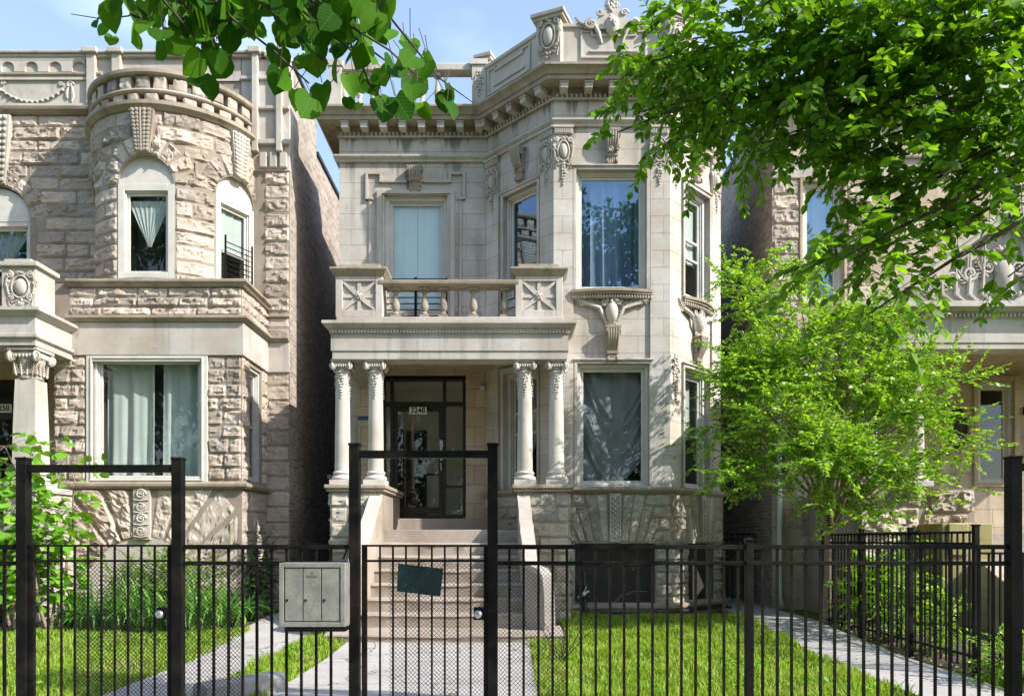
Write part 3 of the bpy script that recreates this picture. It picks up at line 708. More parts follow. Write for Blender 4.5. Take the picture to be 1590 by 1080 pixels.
# roof balustrade left
ZC = CZ+.45
bl = MB(); bl.wbox(XL-.1, -.55, YW-.34, YW-.08, ZC+.72, ZC+.86); bl.wbox(XL-.1, -.55, YW-.33, YW-.10, ZC-.01, ZC+.06)
rb = build(bl, 'roof_balustrade', 'trim', HC, bevel=.015)
for x in (-3.28, -2.98, -2.72, -2.05, -1.75, -1.45):
    m_ = MB(); baluster(m_, x-.02, YW-.22, ZC+.06, ZC+.72, .055); build(m_, 'baluster', 'carved', rb, smooth=45)
m_ = MB(); m_.wbox(-.78, -.5, YW-.38, YW+.1, ZC-.01, ZC+.9); m_.wbox(-.82, -.47, YW-.41, YW+.12, ZC+.8, ZC+.9)
rnd = random.Random(3); festoon(m_, Fr(0, YW-.38), -.64, ZC+.66, ZC+.2, .12, rnd, 0, 9, .03)
build(m_, 'parapet_pier', 'carved', rb, smooth=40)
m_ = MB(); m_.wbox(XL-.12, XL+.12, YW-.38, YW+.1, ZC-.01, ZC+.8); m_.wbox(XL-.15, XL+.15, YW-.4, YW+.12, ZC+.78, ZC+.9); build(m_, 'parapet_pier', 'carved', rb, smooth=40)
# bay parapet
PZ = 10.78; PD = .26
pth = [A, B, C_, D_]
pp = MB(); pp.sweep(pth, [(.10, ZC-.02), (PD+.04, ZC-.02), (PD+.04, ZC+.08), (PD, ZC+.10), (PD, PZ-.07), (PD+.04, PZ-.06), (PD+.04, PZ), (-.02, PZ), (-.02, ZC-.02)])
par = build(pp, 'parapet', 'carved', HC, smooth=30, bevel=.006)
def fretpanel(fr, u0, u1, z0, z1, d):
    pc = MB()
    w = .035
    def bar(a, b, c, e): pc.box(fr, min(a, b), max(a, b), d-.02, d+.03, min(c, e), max(c, e))
    uc = (u0+u1)/2; m = .22
    bar(u0, u0+w, z0, z1); bar(u1-w, u1, z0, z1); bar(u0+w, u1-w, z0, z0+w)
    bar(u0+w, u0+m, z1-w, z1); bar(u1-m, u1-w, z1-w, z1)
    bar(u0+m-w, u0+m, z1-m*.5, z1-w); bar(u1-m, u1-m+w, z1-m*.5, z1-w); bar(u0+m, u1-m, z1-m*.5, z1-m*.5+w)
    bar(u0+m*.7, u1-m*.7, z0+m*.5, z0+m*.5+w)
    build(pc, 'fret_panel', 'carved', par, smooth=None, bevel=.005)
fretpanel(fAB, .32, LAB-.35, ZC+.16, PZ-.11, PD); fretpanel(fBC, B[0]+.45, C_[0]-.45, ZC+.16, PZ-.11, PD); fretpanel(fCD, .35, LCD-.3, ZC+.16, PZ-.11, PD)
def corner_pier(x, y, fr, top, w=.30, big=True):
    m_ = MB(); b1 = Fr(x, y, fr.ux, fr.uy)
    m_.box(b1, -w*.75, w*.75, -.15, .36, ZC-.01, top-.12); m_.box(b1, -w*.95, w*.95, -.18, .42, top-.12, top-.07); m_.box(b1, -w*1.05, w*1.05, -.2, .46, top-.07, top)
    p = build(m_, 'parapet_pier', 'carved', par, smooth=30, bevel=.01)
    c = MB(); r_ = random.Random(int(x*10)); cartouche(c, Fr(x, y, fr.ux, fr.uy), 0, (ZC+top)/2+.05, w*1.5, (top-ZC)*.8, r_, .37)
    build(c, 'cartouche', 'carved', p, smooth=60)
fmid = lambda a, b: Fr(0, 0, a.ux+b.ux, a.uy+b.uy)
corner_pier(B[0]+.02, B[1]+.02, fmid(fAB, fBC), 10.95); corner_pier(C_[0]-.02, C_[1]+.02, fmid(fBC, fCD), 10.95)
corner_pier(A[0]+.08, A[1]+.05, fmid(fM, fAB), 11.05, .18); corner_pier(D_[0]-.1, D_[1]+.1, fmid(fCD, fM), 11.05, .18)
# crest over the front parapet
fBC0 = fBC; fBC = lambda u, d, z: fBC0(1.79+(u-1.79)*.9, d+.10, PZ-.15+(z-PZ+.15)*.72)
cr = MB(); rnd = random.Random(8); uc = 1.79
prof = [(-.55, 0), (-.42, .10), (-.35, .12), (-.24, .26), (-.14, .42), (-.07, .56), (0, .66)]
pts = prof+[(-a, b) for a, b in prof[::-1][1:]]
zb_ = PZ-.45
front = [fBC(uc+a, .22, PZ-.02+b) for a, b in pts]; back = [fBC(uc+a, .05, PZ-.02+b) for a, b in pts]; k = len(pts)
cr.add(front+back+[fBC(uc-.55, .22, PZ-.1), fBC(uc+.55, .22, PZ-.1)], [tuple(range(k))+(2*k+1, 2*k), tuple(range(2*k-1, k-1, -1))]+[(i, i+k, i+1+k, i+1) for i in range(k-1)])
cr.ell(fBC, uc, .20, PZ+.0, .14, .10, .26, 0, 16, 10)
for sg in (-1, 1):
    spiral(cr, fBC, uc+sg*.42, PZ+.02, .22, .12, 1.6, -sg, .035, PI/2); spiral(cr, fBC, uc+sg*.24, PZ+.30, .22, .08, 1.4, sg, .028, 0)
    cr.ftube(fBC, [(uc+sg*.2, .2, PZ-.45), (uc+sg*.27, .22, PZ-.2), (uc+sg*.33, .22, PZ-.05), (uc+sg*.5, .2, PZ+.12)], [.02, .04, .04, .03])
    leafy(cr, fBC, uc+sg*.1, PZ+.4, .2, .3, PI/2+sg*.2, .05, 5, -sg*.3); leafy(cr, fBC, uc+sg*.5, PZ-.02, .2, .3, PI/2-sg*1.1, .05, 5, sg*.4)
blobs(cr, fBC, uc, PZ+.48, .2, .10, .12, 14, .06, rnd); blobs(cr, fBC, uc, PZ+.05, .27, .10, .15, 10, .05, rnd); leafy(cr, fBC, uc, PZ+.5, .18, .25, PI/2, .04, 5, 0)
build(cr, 'crest', 'carved', par, smooth=60); fBC = fBC0
# water table, base
run('water_table', [(0, 2.40), (.10, 2.40), (.14, 2.43), (.16, 2.46), (.16, 2.50), (.04, 2.53), (0, 2.53)], 'weather', [A, B, C_, D_, (D_[0], YW+2)], .008)
off = .10
bs = MB(); sA = Fr(A[0], A[1], B[0]-A[0], B[1]-A[1])
bs.sweep([A, B, C_, D_, (D_[0], YW+2)], [(0, 2.40), (off-.02, 2.40), (off-.02, 1.49), (0, 1.49)]); 
base = build(bs, 'base_wall', 'rock_mortar', HC, smooth=None)
rk = MB(); zs = [.3, .52, .74, .96, 1.18, 1.49]; zt_ = [1.49, 1.72, 1.95, 2.17, 2.39]
def fcor(fr, d): return lambda u, dd, z: fr(u, dd+d, z)
fb = fcor(fBC, off-.02)
rk.courses(fcor(fBC, .0), B[0]-.0, C_[0]+.08, zs, lambda a, b: [(1.12, 2.62)], amp=.04, d0=.06)
def flat_arch(mb, mp, uc, w0, z0, z1, n, ulo, uhi, zl):
    # splayed stones over a square opening: tall centre, stepped shoulders
    hs = [1, .95, .72, .47, .25]
    for sg in (-1, 1):
        for i in range(n):
            a = .09+(w0-.09)*i/n; b = .09+(w0-.09)*(i+1)/n; top = z0+(z1-z0)*1.0 if i < 2 else zl[min(len(zl)-1, len(zl)-1-(i-1))]
            s = 1.0+.55*(top-z0)
            q = [(uc+sg*a, z0), (uc+sg*b, z0), (uc+sg*(b*s+.02), top), (uc+sg*(a*s+.0), top)]
            if sg < 0: q = [q[1], q[0], q[3], q[2]]
            q = [(x+(.006 if j in (0, 3) else -.006), y+(.006 if j < 2 else -.006)) for j, (x, y) in enumerate(q)]
            mb.rock(mp, q, 0, .038, random.randint(0, 999), edge=.02)
    def ex(za, zb):
        zm = (za+zb)/2; r = 0
        for i in range(n):
            top = z1 if i < 2 else zl[min(len(zl)-1, len(zl)-1-(i-1))]
            if top > zm: b = .09+(w0-.09)*(i+1)/n; r = max(r, b*(1.0+.55*(zm-z0))+.015)
        return [(uc-r, uc+r)]
    mb.courses(mp, ulo, uhi, zl, ex, amp=.032)
flat_arch(rk, fb, 1.87, .80, 1.5, 2.39, 5, B[0]-.03, C_[0]+.03, zt_)
fc = fcor(fCD, off-.02)
flat_arch(rk, fc, 1.06, .5, 1.5, 2.39, 4, .04, LCD-.0, zt_)
rk.courses(fcor(fCD, 0), 0, LCD, zs, lambda a, b: [(.6, 1.52)], amp=.05, d0=.06)
fa = fcor(fAB, off-.02); rk.courses(fa, 0, LAB-.03, zs+zt_[1:], amp=.05)
build(rk, 'rock_cladding', 'rock_grey', base, smooth=None)
rnd = random.Random(5)
for fr_, uu in ((fb, 1.87), (fc, 1.06)):
    m_ = MB(); m_.box(fr_, uu-.10, uu+.10, -.02, .05, 1.52, 2.395)
    for sg in (-1, 1): m_.box(fr_, uu+sg*.09-.012, uu+sg*.09+.012, .05, .075, 1.55, 2.38)
    for i in range(9):
        z = 1.6+i*.085
        m_.ell(fr_, uu, .06, z, .03, .035, .035); m_.ell(fr_, uu-.045, .05, z+.04, .025, .025, .035, .6); m_.ell(fr_, uu+.045, .05, z+.04, .025, .025, .035, -.6)
    build(m_, 'carved_keystone', 'carved', base, smooth=60)
bp = MB(); bp.box(fBC, 1.15, 2.62, -.14, -.10, .40, 1.50); b_ = build(bp, 'basement_panel', 'board', HC, smooth=None, label='wide black basement board')
bp = MB(); bp.box(fCD, .62, 1.5, -.14, -.10, .40, 1.50); build(bp, 'basement_panel', 'board', HC, smooth=None, label='narrow black basement board on the angled side')
run('base_sill', [(-.05, .30), (.17, .30), (.19, .33), (.19, .38), (.10, .41), (-.05, .41)], 'weather', [(B[0]+.0, B[1]), C_, D_], .01)
run('plinth', [(0, 0), (.16, 0), (.14, .30), (0, .30)], 'rock_grey', [A, B, C_, D_, (D_[0], YW+2)], .02)
# ---- bay windows
window(HC, fBC, *WB2, rec=.11, fw=.045, sash='frame', glass='glass_sky', curtains=[dict(mat='cloth_sheer', u0=1.46, u1=2.02, amp=.045, freq=13, d=.22, seed=4), dict(mat='cloth_sheer', u0=1.26, u1=2.38, amp=.02, d=.36, seed=2)], label='large fixed upper bay window reflecting sky')
window(HC, fAB, *WA2, rec=.11, fw=.05, glass='glass_sky', curtains=[dict(mat='cloth_sheer', u0=1.05, u1=1.38, amp=.03, d=.3)])
window(HC, fCD, *WA2, rec=.12, fw=.09, sash='framegrey', glass='glass', rails=(6.95, 7.30), curtains=[dict(mat='cloth_white', z0=6.9, amp=.01, d=.12), dict(mat='cloth_white', z1=6.8, u0=.6, u1=.85, amp=.02, d=.2)])
window(HC, fBC, *WB1, rec=.09, fw=.055, sash='frame', glass='glass', curtains=[dict(mat='cloth_grey', kind='drape', amp=.03, freq=9, d=.22, seed=7, n=110, m=90)], label='large ground floor window with a swagged grey drape')
window(HC, fAB, *WA1, rec=.12, fw=.10, sash='framegrey', glass='glass', rails=(3.6, 4.0), curtains=[dict(mat='cloth_sheer', z0=4.1, amp=.02, d=.2), dict(mat='cloth_white', z1=4.05, z0=3.3, u0=.62, u1=1.3, amp=.02, d=.2, kind='tri')])
window(HC, fCD, *WA1, rec=.12, fw=.09, sash='framegrey', glass='glass', rails=(3.55,), curtains=[dict(mat='cloth_white', z0=3.6, amp=.02, d=.2)])
# mouldings round bay windows
def surround(parent, fr, u0, u1, z0, z1, w=.06, pr=.05, mat='trim'):
    m = MB(); m.box(fr, u0-w, u0, -.02, pr, z0, z1+w); m.box(fr, u1, u1+w, -.02, pr, z0, z1+w); m.box(fr, u0, u1, -.02, pr, z1, z1+w)
    m.box(fr, u0-w-.02, u1+w+.02, -.02, pr+.03, z1+w, z1+w+.03)
    return build(m, 'window_surround', mat, parent, smooth=None, bevel=.008)
for fr, wn in ((fBC, WB2), (fBC, WB1), (fAB, WA2), (fCD, WA2), (fCD, WA1), (fAB, WA1)): surround(HC, fr, *wn)
# carved ledges with basin cartouche under the upper windows
def ledge(fr, u0, u1, z, seed, arc=.0, full=True):
    m = MB(); rnd = random.Random(seed); n = 14; uc = (u0+u1)/2
    def dd(u): s = (u-u0)/(u1-u0); return .10+.12*math.sin(PI*s)
    for i in range(n):
        a = u0+(u1-u0)*i/n; b = u0+(u1-u0)*(i+1)/n
        for (zz0, zz1, k) in ((z-.05, z, 1.0), (z-.09, z-.05, .85), (z-.16, z-.09, .65)):
            P = [fr(a, 0, zz0), fr(b, 0, zz0), fr(b, dd(b)*k, zz0), fr(a, dd(a)*k, zz0)]; Q = [(x, y, zz1) for x, y, _ in P]
            m.add(P+Q, [(0, 1, 2, 3), (4, 7, 6, 5), (3, 2, 6, 7), (0, 3, 7, 4), (1, 5, 6, 2)])
    top = build(m, 'ledge', 'weather', HC, smooth=30)
    c = MB(); nn = int((u1-u0)/.05)
    for i in range(nn):
        u = u0+(u1-u0)*(i+.5)/nn; c.ell(fr, u, dd(u)*.66, z-.125, .018, .02, .032)
    for sg in (-1, 1):
        if full:
            c.ftube(fr, [(uc+sg*.62, .03, z-.2), (uc+sg*.4, .06, z-.26), (uc+sg*.22, .07, z-.32), (uc+sg*.17, .08, z-.45), (uc+sg*.10, .06, z-.58)], [.02, .035, .04, .035, .02])
            for i in range(6): leafy(c, fr, uc+sg*(.15+.08*i), z-.28+.015*i, .03+.004*i, .2, PI/2-sg*(1.15+.2*(i % 2)), .04, 5, sg*.6)
            spiral(c, fr, uc+sg*.55, z-.22, .03, .055, 1.3, sg, .02)
        spiral(c, fr, uc+sg*.13, z-.22, .07, .06, 1.4, sg, .025); spiral(c, fr, uc+sg*.07, z-.62, .05, .05, 1.3, -sg, .022)
    c.ell(fr, uc, .04, z-.40, .12, .15, .20, 0, 16, 10); blobs(c, fr, uc, z-.2, .1, .1, .05, 10, .04, rnd); blobs(c, fr, uc, z-.62, .05, .08, .05, 8, .035, rnd)
    if not full:
        for sg in (-1, 1): leafy(c, fr, uc+sg*.1, z-.3, .03, .4, PI/2-sg*1.2, .05, 6, sg*.4)
    build(c, 'relief', 'carved', top, smooth=60)
ledge(fBC, 1.08, 2.55, 6.09, 1); ledge(fCD, .42, 1.50, 6.09, 2)
console(HC, fBC, 1.83, 5.42, 4.78, .24, .20, flowers=False, seed=1); console(HC, fCD, .96, 5.42, 4.80, .22, .2, flowers=False, seed=2)
for i, (fr, u) in enumerate(((fBC, 1.82), (fAB, .96), (fCD, .96))): console(HC, fr, u, 8.98, 8.38, .25, .19, seed=3+i)
console(HC, fM, -1.93, 8.96, 8.48, .27, .17, seed=9)
# pilaster caps: fluted band + cartouches
for i, (fr, u) in enumerate(((fBC, .935), (fBC, 2.68), (fAB, 1.665), (fAB, .18), (fCD, .18), (fCD, 1.665))):
    m = MB(); rnd = random.Random(20+i); wd = .34
    m.box(fr, u-wd/2, u+wd/2, .045, .075, 8.93, 9.05); m.box(fr, u-wd/2-.02, u+wd/2+.02, .045, .10, 9.04, 9.08)
    for k in range(8): m.box(fr, u-wd/2+.02+k*.04, u-wd/2+.04+k*.04, .075, .088, 8.945, 9.035)
    cartouche(m, fr, u, 8.62, .36, .62, rnd, .045)
    festoon(m, fr, u, 8.28, 8.02, .09, rnd, .045, 6)
    build(m, 'cartouche', 'carved', HC, smooth=60)
for i, (fr, u, zt2, zb2) in enumerate(((fCD, .17, 4.95, 4.1), (fAB, 1.72, 5.3, 4.7))):
    m = MB(); rnd = random.Random(40+i); festoon(m, fr, u, zt2, zb2, .17, rnd, .045, 16, .045); build(m, 'festoon', 'carved', HC, smooth=60)
# raised panels above windows: thin joint lines come from the stone; small keystone wedges
# ---- main wall upper window
window(HC, fM, *w2, rec=.14, fw=.08, sash='frame', glass='glass', rails=(6.78,), curtains=[dict(mat='cloth_blue', z0=6.2, u0=-2.45, u1=-1.92, amp=.003, d=.10), dict(mat='cloth_blue', z0=6.2, u0=-1.915, u1=-1.39, amp=.003, d=.105)])
sr = MB()
for (a, b, c, d_, p) in ((-2.70, -2.60, 5.3, 8.52, .05), (-1.24, -1.14, 5.3, 8.52, .05), (-2.60, -1.24, 8.42+.03, 8.52, .05), (-2.60, -2.55, 5.3, 8.45, .02), (-1.29, -1.24, 5.3, 8.45, .02)):
    sr.box(fM, a, b, -.02, p, c, d_)
for pts in ([(-2.80, 8.36), (-2.90, 8.36), (-2.90, 8.86), (-2.62, 8.86), (-2.62, 8.70), (-2.12, 8.70)], [(-1.06, 8.36), (-.96, 8.36), (-.96, 8.86), (-1.24, 8.86), (-1.24, 8.70), (-1.74, 8.70)]):
    w = .028
    for (a, b), (c, d_) in zip(pts, pts[1:]): sr.box(fM, min(a, c)-w, max(a, c)+w, -.02, .05+random.uniform(0, .004), min(b, d_)-w, max(b, d_)+w)
for u in (-2.84, -1.03): sr.box(fM, u-.025, u+.025, -.01, .025, 5.3, 8.36)
build(sr, 'window_surround', 'trim', HC, smooth=None, bevel=.008)
def guard(parent, fr, u0, u1, z0, z1, d, n=7):
    m = MB(); m.box(fr, u0, u0+.025, d-.012, d+.012, z0, z1); m.box(fr, u1-.025, u1, d-.012, d+.012, z0, z1); um = (u0+u1)/2; m.box(fr, um-.025, um+.025, d-.014, d+.014, z0, z1)
    for i in range(n): z = z0+.06+(z1-z0-.09)*i/(n-1); m.box(fr, u0+.01, u1-.01, d-.008, d+.008, z-.008, z+.008)
    m.box(fr, u0, u0+.02, -.1, d, z0+.05, z0+.07); m.box(fr, u1-.02, u1, -.1, d, z0+.05, z0+.07)
    return build(m, 'window_guard', 'black', parent, smooth=None)
guard(HC, fM, -2.55, -1.29, 5.95, 6.78, .04); guard(HC, fAB, .46, 1.46, 5.95, 6.55, .05, 4)
# ---- door
DO = MB(); df = lambda *a: DO.box(fM, *a)
x0, x1, xa, xb = -2.60, -.94, -2.42, -1.36
df(x0, x0+.05, -.22, -.10, 2.0, 4.81); df(x1-.05, x1, -.22, -.10, 2.0, 4.81); df(x0+.05, x1-.05, -.22, -.10, 4.75, 4.81); df(x0+.05, x1-.05, -.22, -.10, 1.98, 2.06)
df(xa-.03, xa+.03, -.22, -.10, 2.06, 4.75); df(xb-.03, xb+.03, -.22, -.10, 2.06, 4.75)
df(x0+.05, xa-.03, -.22, -.10, 4.25, 4.33); df(xb+.03, x1-.05, -.22, -.10, 4.25, 4.33); df(xa+.03, xb-.03, -.22, -.10, 4.23, 4.33); df(xb+.03, x1-.05, -.22, -.12, 2.60, 2.65)
door = build(DO, 'door', 'bronze', HC, smooth=None, bevel=.004)
lf = MB(); lf.ring(fM, xa+.035, xb-.035, 2.07, 4.22, .08, -.20, -.13, .14); leaf_ = build(lf, 'door_leaf', 'bronze', door, smooth=None, bevel=.004)
gl = MB(); gl.quad(fM(x0, -.165, 2.0), fM(x1, -.165, 2.0), fM(x1, -.165, 4.8), fM(x0, -.165, 4.8)); build(gl, 'pane', 'glass_door', door, smooth=None)
hm = MB(); hm.box(fM, -1.44, -1.40, -.13, -.08, 3.15, 3.42); hm.box(fM, -1.46, -1.39, -.13, -.11, 3.40, 3.56); hm.tube([fM(-1.43, -.09, 3.36), fM(-1.5, -.07, 3.36)], .012); hm.tube([fM(-1.42, -.06, 2.95), fM(-1.42, -.06, 3.1)], .015)
build(hm, 'handle', 'metal', door)
hb = MB(); hb.box(fM, xa+.11, xb-.11, -.24, -.22, 2.86, 2.90); build(hb, 'push_bar', 'black', door)
hl_ = MB(); e0, e1 = -.28, -1.8
for q in ([(x0, e0, 1.98), (x0, e1, 1.98), (x0, e1, 4.85), (x0, e0, 4.85)], [(x1, e0, 1.98), (x1, e1, 1.98), (x1, e1, 4.85), (x1, e0, 4.85)], [(x0, e0, 1.98), (x1, e0, 1.98), (x1, e1, 1.98), (x0, e1, 1.98)], [(x0, e0, 4.85), (x1, e0, 4.85), (x1, e1, 4.85), (x0, e1, 4.85)], [(x0, e1, 1.98), (x1, e1, 1.98), (x1, e1, 4.85), (x0, e1, 4.85)]):
    hl_.quad(*[fM(*p) for p in q])
build(hl_, 'vestibule', 'hall', door, smooth=None)
idm = MB(); idm.box(fM, -2.35, -1.90, -1.78, -1.72, 2.0, 3.98); idm.box(fM, -2.62, -2.40, -1.78, -1.5, 2.0, 3.98)
build(idm, 'inner_door', 'board', door, smooth=None, bevel=.01)
sl_ = MB(); sl_.box(fM, -3.1, A[0]+.1, -.1, .14, 1.74, 1.975); build(sl_, 'door_step', 'step', HC, bevel=.012)
pn = MB(); pn.box(fM, -2.07, -1.72, -.128, -.115, 4.085, 4.225); plt = build(pn, 'number_plate', 'plate', door, smooth=None)
text_mesh('3248', .15, fM, -1.895, -.112, 4.155, 'ink', plt, 'numerals', .003)
# ---- portico
EY0 = YP; XR = .95; XLp = -3.09
pt = thing  # alias
fP = Fr(0, EY0)
en = MB(); eh0, eh1 = 4.69, 5.06
path_p = [(XLp, YW-.02), (XLp, EY0), (XR, EY0), (XR, YB+.25)]
en.sweep(path_p, [(0, 4.66), (0, 4.80), (.02, 4.80), (.02, 5.08), (.04, 5.09), (.05, 5.16), (.09, 5.18), (.13, 5.22), (.15, 5.24), (.15, 5.29), (-.02, 5.31), (-.42, 5.31), (-.42, 4.66)])
porch = build(en, 'portico', 'trim', HC, smooth=30)
porch['label'] = 'pale stone entablature and flat roof of the columned porch'
cl = MB(); cl.quad((XLp+.3, YW, 4.92), (XR-.3, YW, 4.92), (XR-.3, EY0+.3, 4.92), (XLp+.3, EY0+.3, 4.92)); cl.quad((XLp+.1, YW, 5.30), (XR-.1, YW, 5.30), (XR-.1, EY0+.2, 5.30), (XLp+.1, EY0+.2, 5.30))
build(cl, 'ceiling', 'porchwall', porch, smooth=None)
dm = MB(); along(path_p[1:3], .055, .02, lambda fr, u: dm.box(fr, u-.015, u+.015, .04, .075, 5.10, 5.15)); build(dm, 'dentil_molding', 'trim', porch, smooth=None)
for i, x in enumerate((-2.955, -2.375, .225, .775)): ionic(HC, x, EY0+.20, 2.50, 4.67, .135, seed=i)
# pilaster bracket at the wall, left
m = MB(); m.box(fM, -3.09, -2.72, 0, .16, 4.0, 4.7); m.box(fM, -3.07, -2.76, 0, .10, 2.0, 4.0); build(m, 'wall_pier', 'porchwall', HC, bevel=.01)
# column piers with rock faced blocks
def pier(x0, x1, y0, y1, z1, side):
    m = MB(); m.wbox(x0, x1, y0, y1, 0, z1-.1); p = build(m, 'porch_pier', 'rock_mortar', HC, smooth=None)
    c = MB(); c.wbox(x0-.06, x1+.06, y0-.07, y1, z1-.12, z1-.07); c.wbox(x0-.09, x1+.09, y0-.1, y1, z1-.07, z1-.0); build(c, 'cap', 'weather', p, bevel=.015)
    r = MB(); zz = zsteps(.1, z1-.12, 9, .15)
    r.courses(Fr(0, y0), x0, x1, zz, amp=.045, wr=(.3, .9)); 
    if side < 0: r.courses(Fr(x0, y1, 0, -1), 0, y1-y0, zz, amp=.045)
    else: r.courses(Fr(x1, y0, 0, 1), 0, y1-y0, zz, amp=.045)
    build(r, 'rock_cladding', 'rock_grey', p, smooth=None)
pier(-3.12, -2.24, EY0-.02, YW, 2.5, -1); pier(.09, .98, EY0-.02, YB+.3, 2.5, 1)
# porch floor and steps
stairs = MB(); q = .249; X0, X1 = -2.26, .12
pf = MB(); pf.wbox(-2.35, .3, EY0+.19, YW, 1.4, 1.73); floor_ = build(pf, 'porch_floor', 'step', HC, bevel=.01)
def rough_step(x0, x1, y0, y1, z0, z1, seed, n=26):
    m = MB(); rnd = random.Random(seed); o = 0
    prof = [(y1, z0), (y1, z1), (y0+.045, z1), (y0+.012, z1-.008), (y0, z1-.035), (y0+.022, z1-.06), (y0+.028, z0)]
    for i in range(n+1):
        x = x0+(x1-x0)*i/n
        for j, (y, z) in enumerate(prof):
            w = .010*noise.noise(Vector((x*4, j*1.7, seed*3)))+.006*noise.noise(Vector((x*15, j, seed)))
            sag = -.012*math.exp(-((x-(x0+x1)/2)/.6)**2) if j in (2, 3, 4) else 0
            m.v.append((x, y+(w*1.4 if j >= 2 else 0), z+(w if 1 <= j < 6 else 0)+sag))
    k = len(prof)
    for i in range(n):
        for j in range(k-1): a = i*k+j; m.f.append((a, a+1, a+k+1, a+k))
    m.f.append(tuple(range(k))); m.f.append(tuple(range(n*k+k-1, n*k-1, -1)))
    return m
stp = build(rough_step(-2.72, .76, 11.18, 11.99+.3, -.05, .19, 77), 'steps', 'step', HC, smooth=40)
stp['label'] = 'worn flight of stone steps'
for i in range(1, 8):
    y0 = 11.99+q*(i-1); y1 = y0+q+.06 if i < 7 else YW-.2
    z1 = .19+.22*i
    build(rough_step(X0-(.02 if i > 3 else .0)-.01*(7-i), X1+.02*(7-i), y0, y1, z1-.23, z1, i), 'step', 'step', stp, smooth=40)
# cheek walls
def cheek(sec, mat1='step', mat2='whitestone'):
    m = MB(); t = MB(); n = len(sec)
    for (a, b, y, z) in sec: m.v += [(a, y, 0), (b, y, 0), (b, y, z-.03), (a, y, z-.03)]; 
    for i in range(n-1):
        for j in range(4): o = i*4; m.f.append((o+j, o+(j+1) % 4, o+4+(j+1) % 4, o+4+j))
    m.f.append((0, 3, 2, 1)); o = (n-1)*4; m.f.append((o, o+1, o+2, o+3))
    p = build(m, 'cheek_wall', mat1, stp, smooth=40)
    for (a, b, y, z) in sec:
        w = .012*noise.noise(Vector((y*6, a, 3)))
        t.v += [(a-.012+w, y, z-.08), (b+.012+w, y, z-.08), (b+.01+w, y, z+w), (a-.01+w, y, z+w)]
    for i in range(n-1):
        for j in range(4): o = i*4; t.f.append((o+j, o+(j+1) % 4, o+4+(j+1) % 4, o+4+j))
    t.f.append((0, 3, 2, 1)); o = (n-1)*4; t.f.append((o, o+1, o+2, o+3))
    t2 = build(t, 'cheek_coping', mat2, stp, smooth=40)
def sec_list(sg):
    out = []
    key = [(.10, .29, 13.27, 2.33), (.12, .31, 13.0, 2.12), (.15, .35, 12.5, 1.67), (.19, .38, 12.1, 1.31), (.23, .40, 11.95, 1.20), (.30, .45, 11.82, 1.15), (.38, .53, 11.74, 1.12), (.46, .60, 11.66, 1.02), (.49, .62, 11.60, .75), (.50, .64, 11.56, .20)]
    for (p, q_) in zip(key, key[1:]):
        for k in range(4): t = k/4; out.append(tuple(p[i]*(1-t)+q_[i]*t for i in range(4)))
    out.append(key[-1])
    if sg < 0: out = [(-2.14-b, -2.14-a, y, z) for a, b, y, z in out]
    return out
cheek(sec_list(1)); cheek(sec_list(-1))
# ---- balcony
fBa = Fr(0, EY0+.02)
bc = MB(); bc.sweep([(XLp+.06, YW), (XLp+.06, EY0+.04), (XR-.06, EY0+.04), (XR-.06, YB+.25)], [(0, 5.29), (0, 5.40), (-.28, 5.40), (-.28, 5.29)])
balc = build(bc, 'balcony_base', 'whitestone', HC, smooth=30, bevel=.01)
for x0_, x1_ in ((-3.05, -2.24), (.06, .88)):
    p = MB(); y0, y1 = EY0+.06, EY0+.52; fr = Fr(0, y0)
    p.wbox(x0_, x1_, y0+.05, y1, 5.40, 6.14); p.ring(fr, x0_, x1_, 5.40, 6.14, .12, -.06, .0)
    pd = build(p, 'balcony_pedestal', 'carved', HC, smooth=None, bevel=.008)
    c = MB(); c.sweep([(x0_, y1), (x0_, y0), (x1_, y0), (x1_, y1)], [(0, 6.10), (.03, 6.12), (.06, 6.17), (.09, 6.2), (.09, 6.24), (-.15, 6.26), (-.15, 6.10)]); c.wbox(x0_+.05, x1_-.05, y0+.04, y1, 6.2, 6.33)
    build(c, 'cap', 'weather', pd, smooth=30, bevel=.01)
    r = MB(); a0, a1, b0, b1 = x0_+.12, x1_-.12, 5.52, 6.02; uc, zc = (a0+a1)/2, 5.77
    for sx, sz in ((1, 1), (1, -1)):
        dx, dz = (a1-a0)/2, (b1-b0)/2*sz; L = math.hypot(dx, dz); nx_, nz_ = -dz/L*.035, dx/L*.035
        for s in (-1, 1):
            tip = (uc+s*dx, zc+s*dz); P = [(uc-nx_*1.3, zc-nz_*1.3), (tip[0]-nx_*.5, tip[1]-nz_*.5), (tip[0]+nx_*.5, tip[1]+nz_*.5), (uc+nx_*1.3, zc+nz_*1.3)]
            if s < 0: P = P[::-1]
            top = [fr(a, -.012, b) for a, b in P]; bot = [fr(a, -.05, b) for a, b in P]
            r.add(top+bot, [(0, 1, 2, 3), (0, 4, 5, 1), (1, 5, 6, 2), (2, 6, 7, 3), (3, 7, 4, 0)])
    r.box(fr, uc-.03, uc+.03, -.05, -.022, b0, b1); r.box(fr, a0, a1, -.05, -.03, zc-.03, zc+.03)
    r.ell(fr, uc, -.01, zc, .06, .03, .06, 0, 12, 6)
    for k in range(6): r.ell(fr, uc+.045*math.cos(k*PI/3), 0, zc+.045*math.sin(k*PI/3), .02, .018, .02)
    r.ell(fr, uc, .015, zc, .02, .02, .02); build(r, 'star_panel', 'carved', pd, smooth=40)
rl = MB(); rl.sweep([(-2.30, EY0+.09), (.12, EY0+.09)], [(0, 5.95), (.04, 5.97), (.05, 6.01), (.05, 6.04), (-.28, 6.05), (-.28, 5.95)]); rl2 = MB(); 
rail = build(rl, 'balcony_rail', 'weather', HC, smooth=30, bevel=.008)
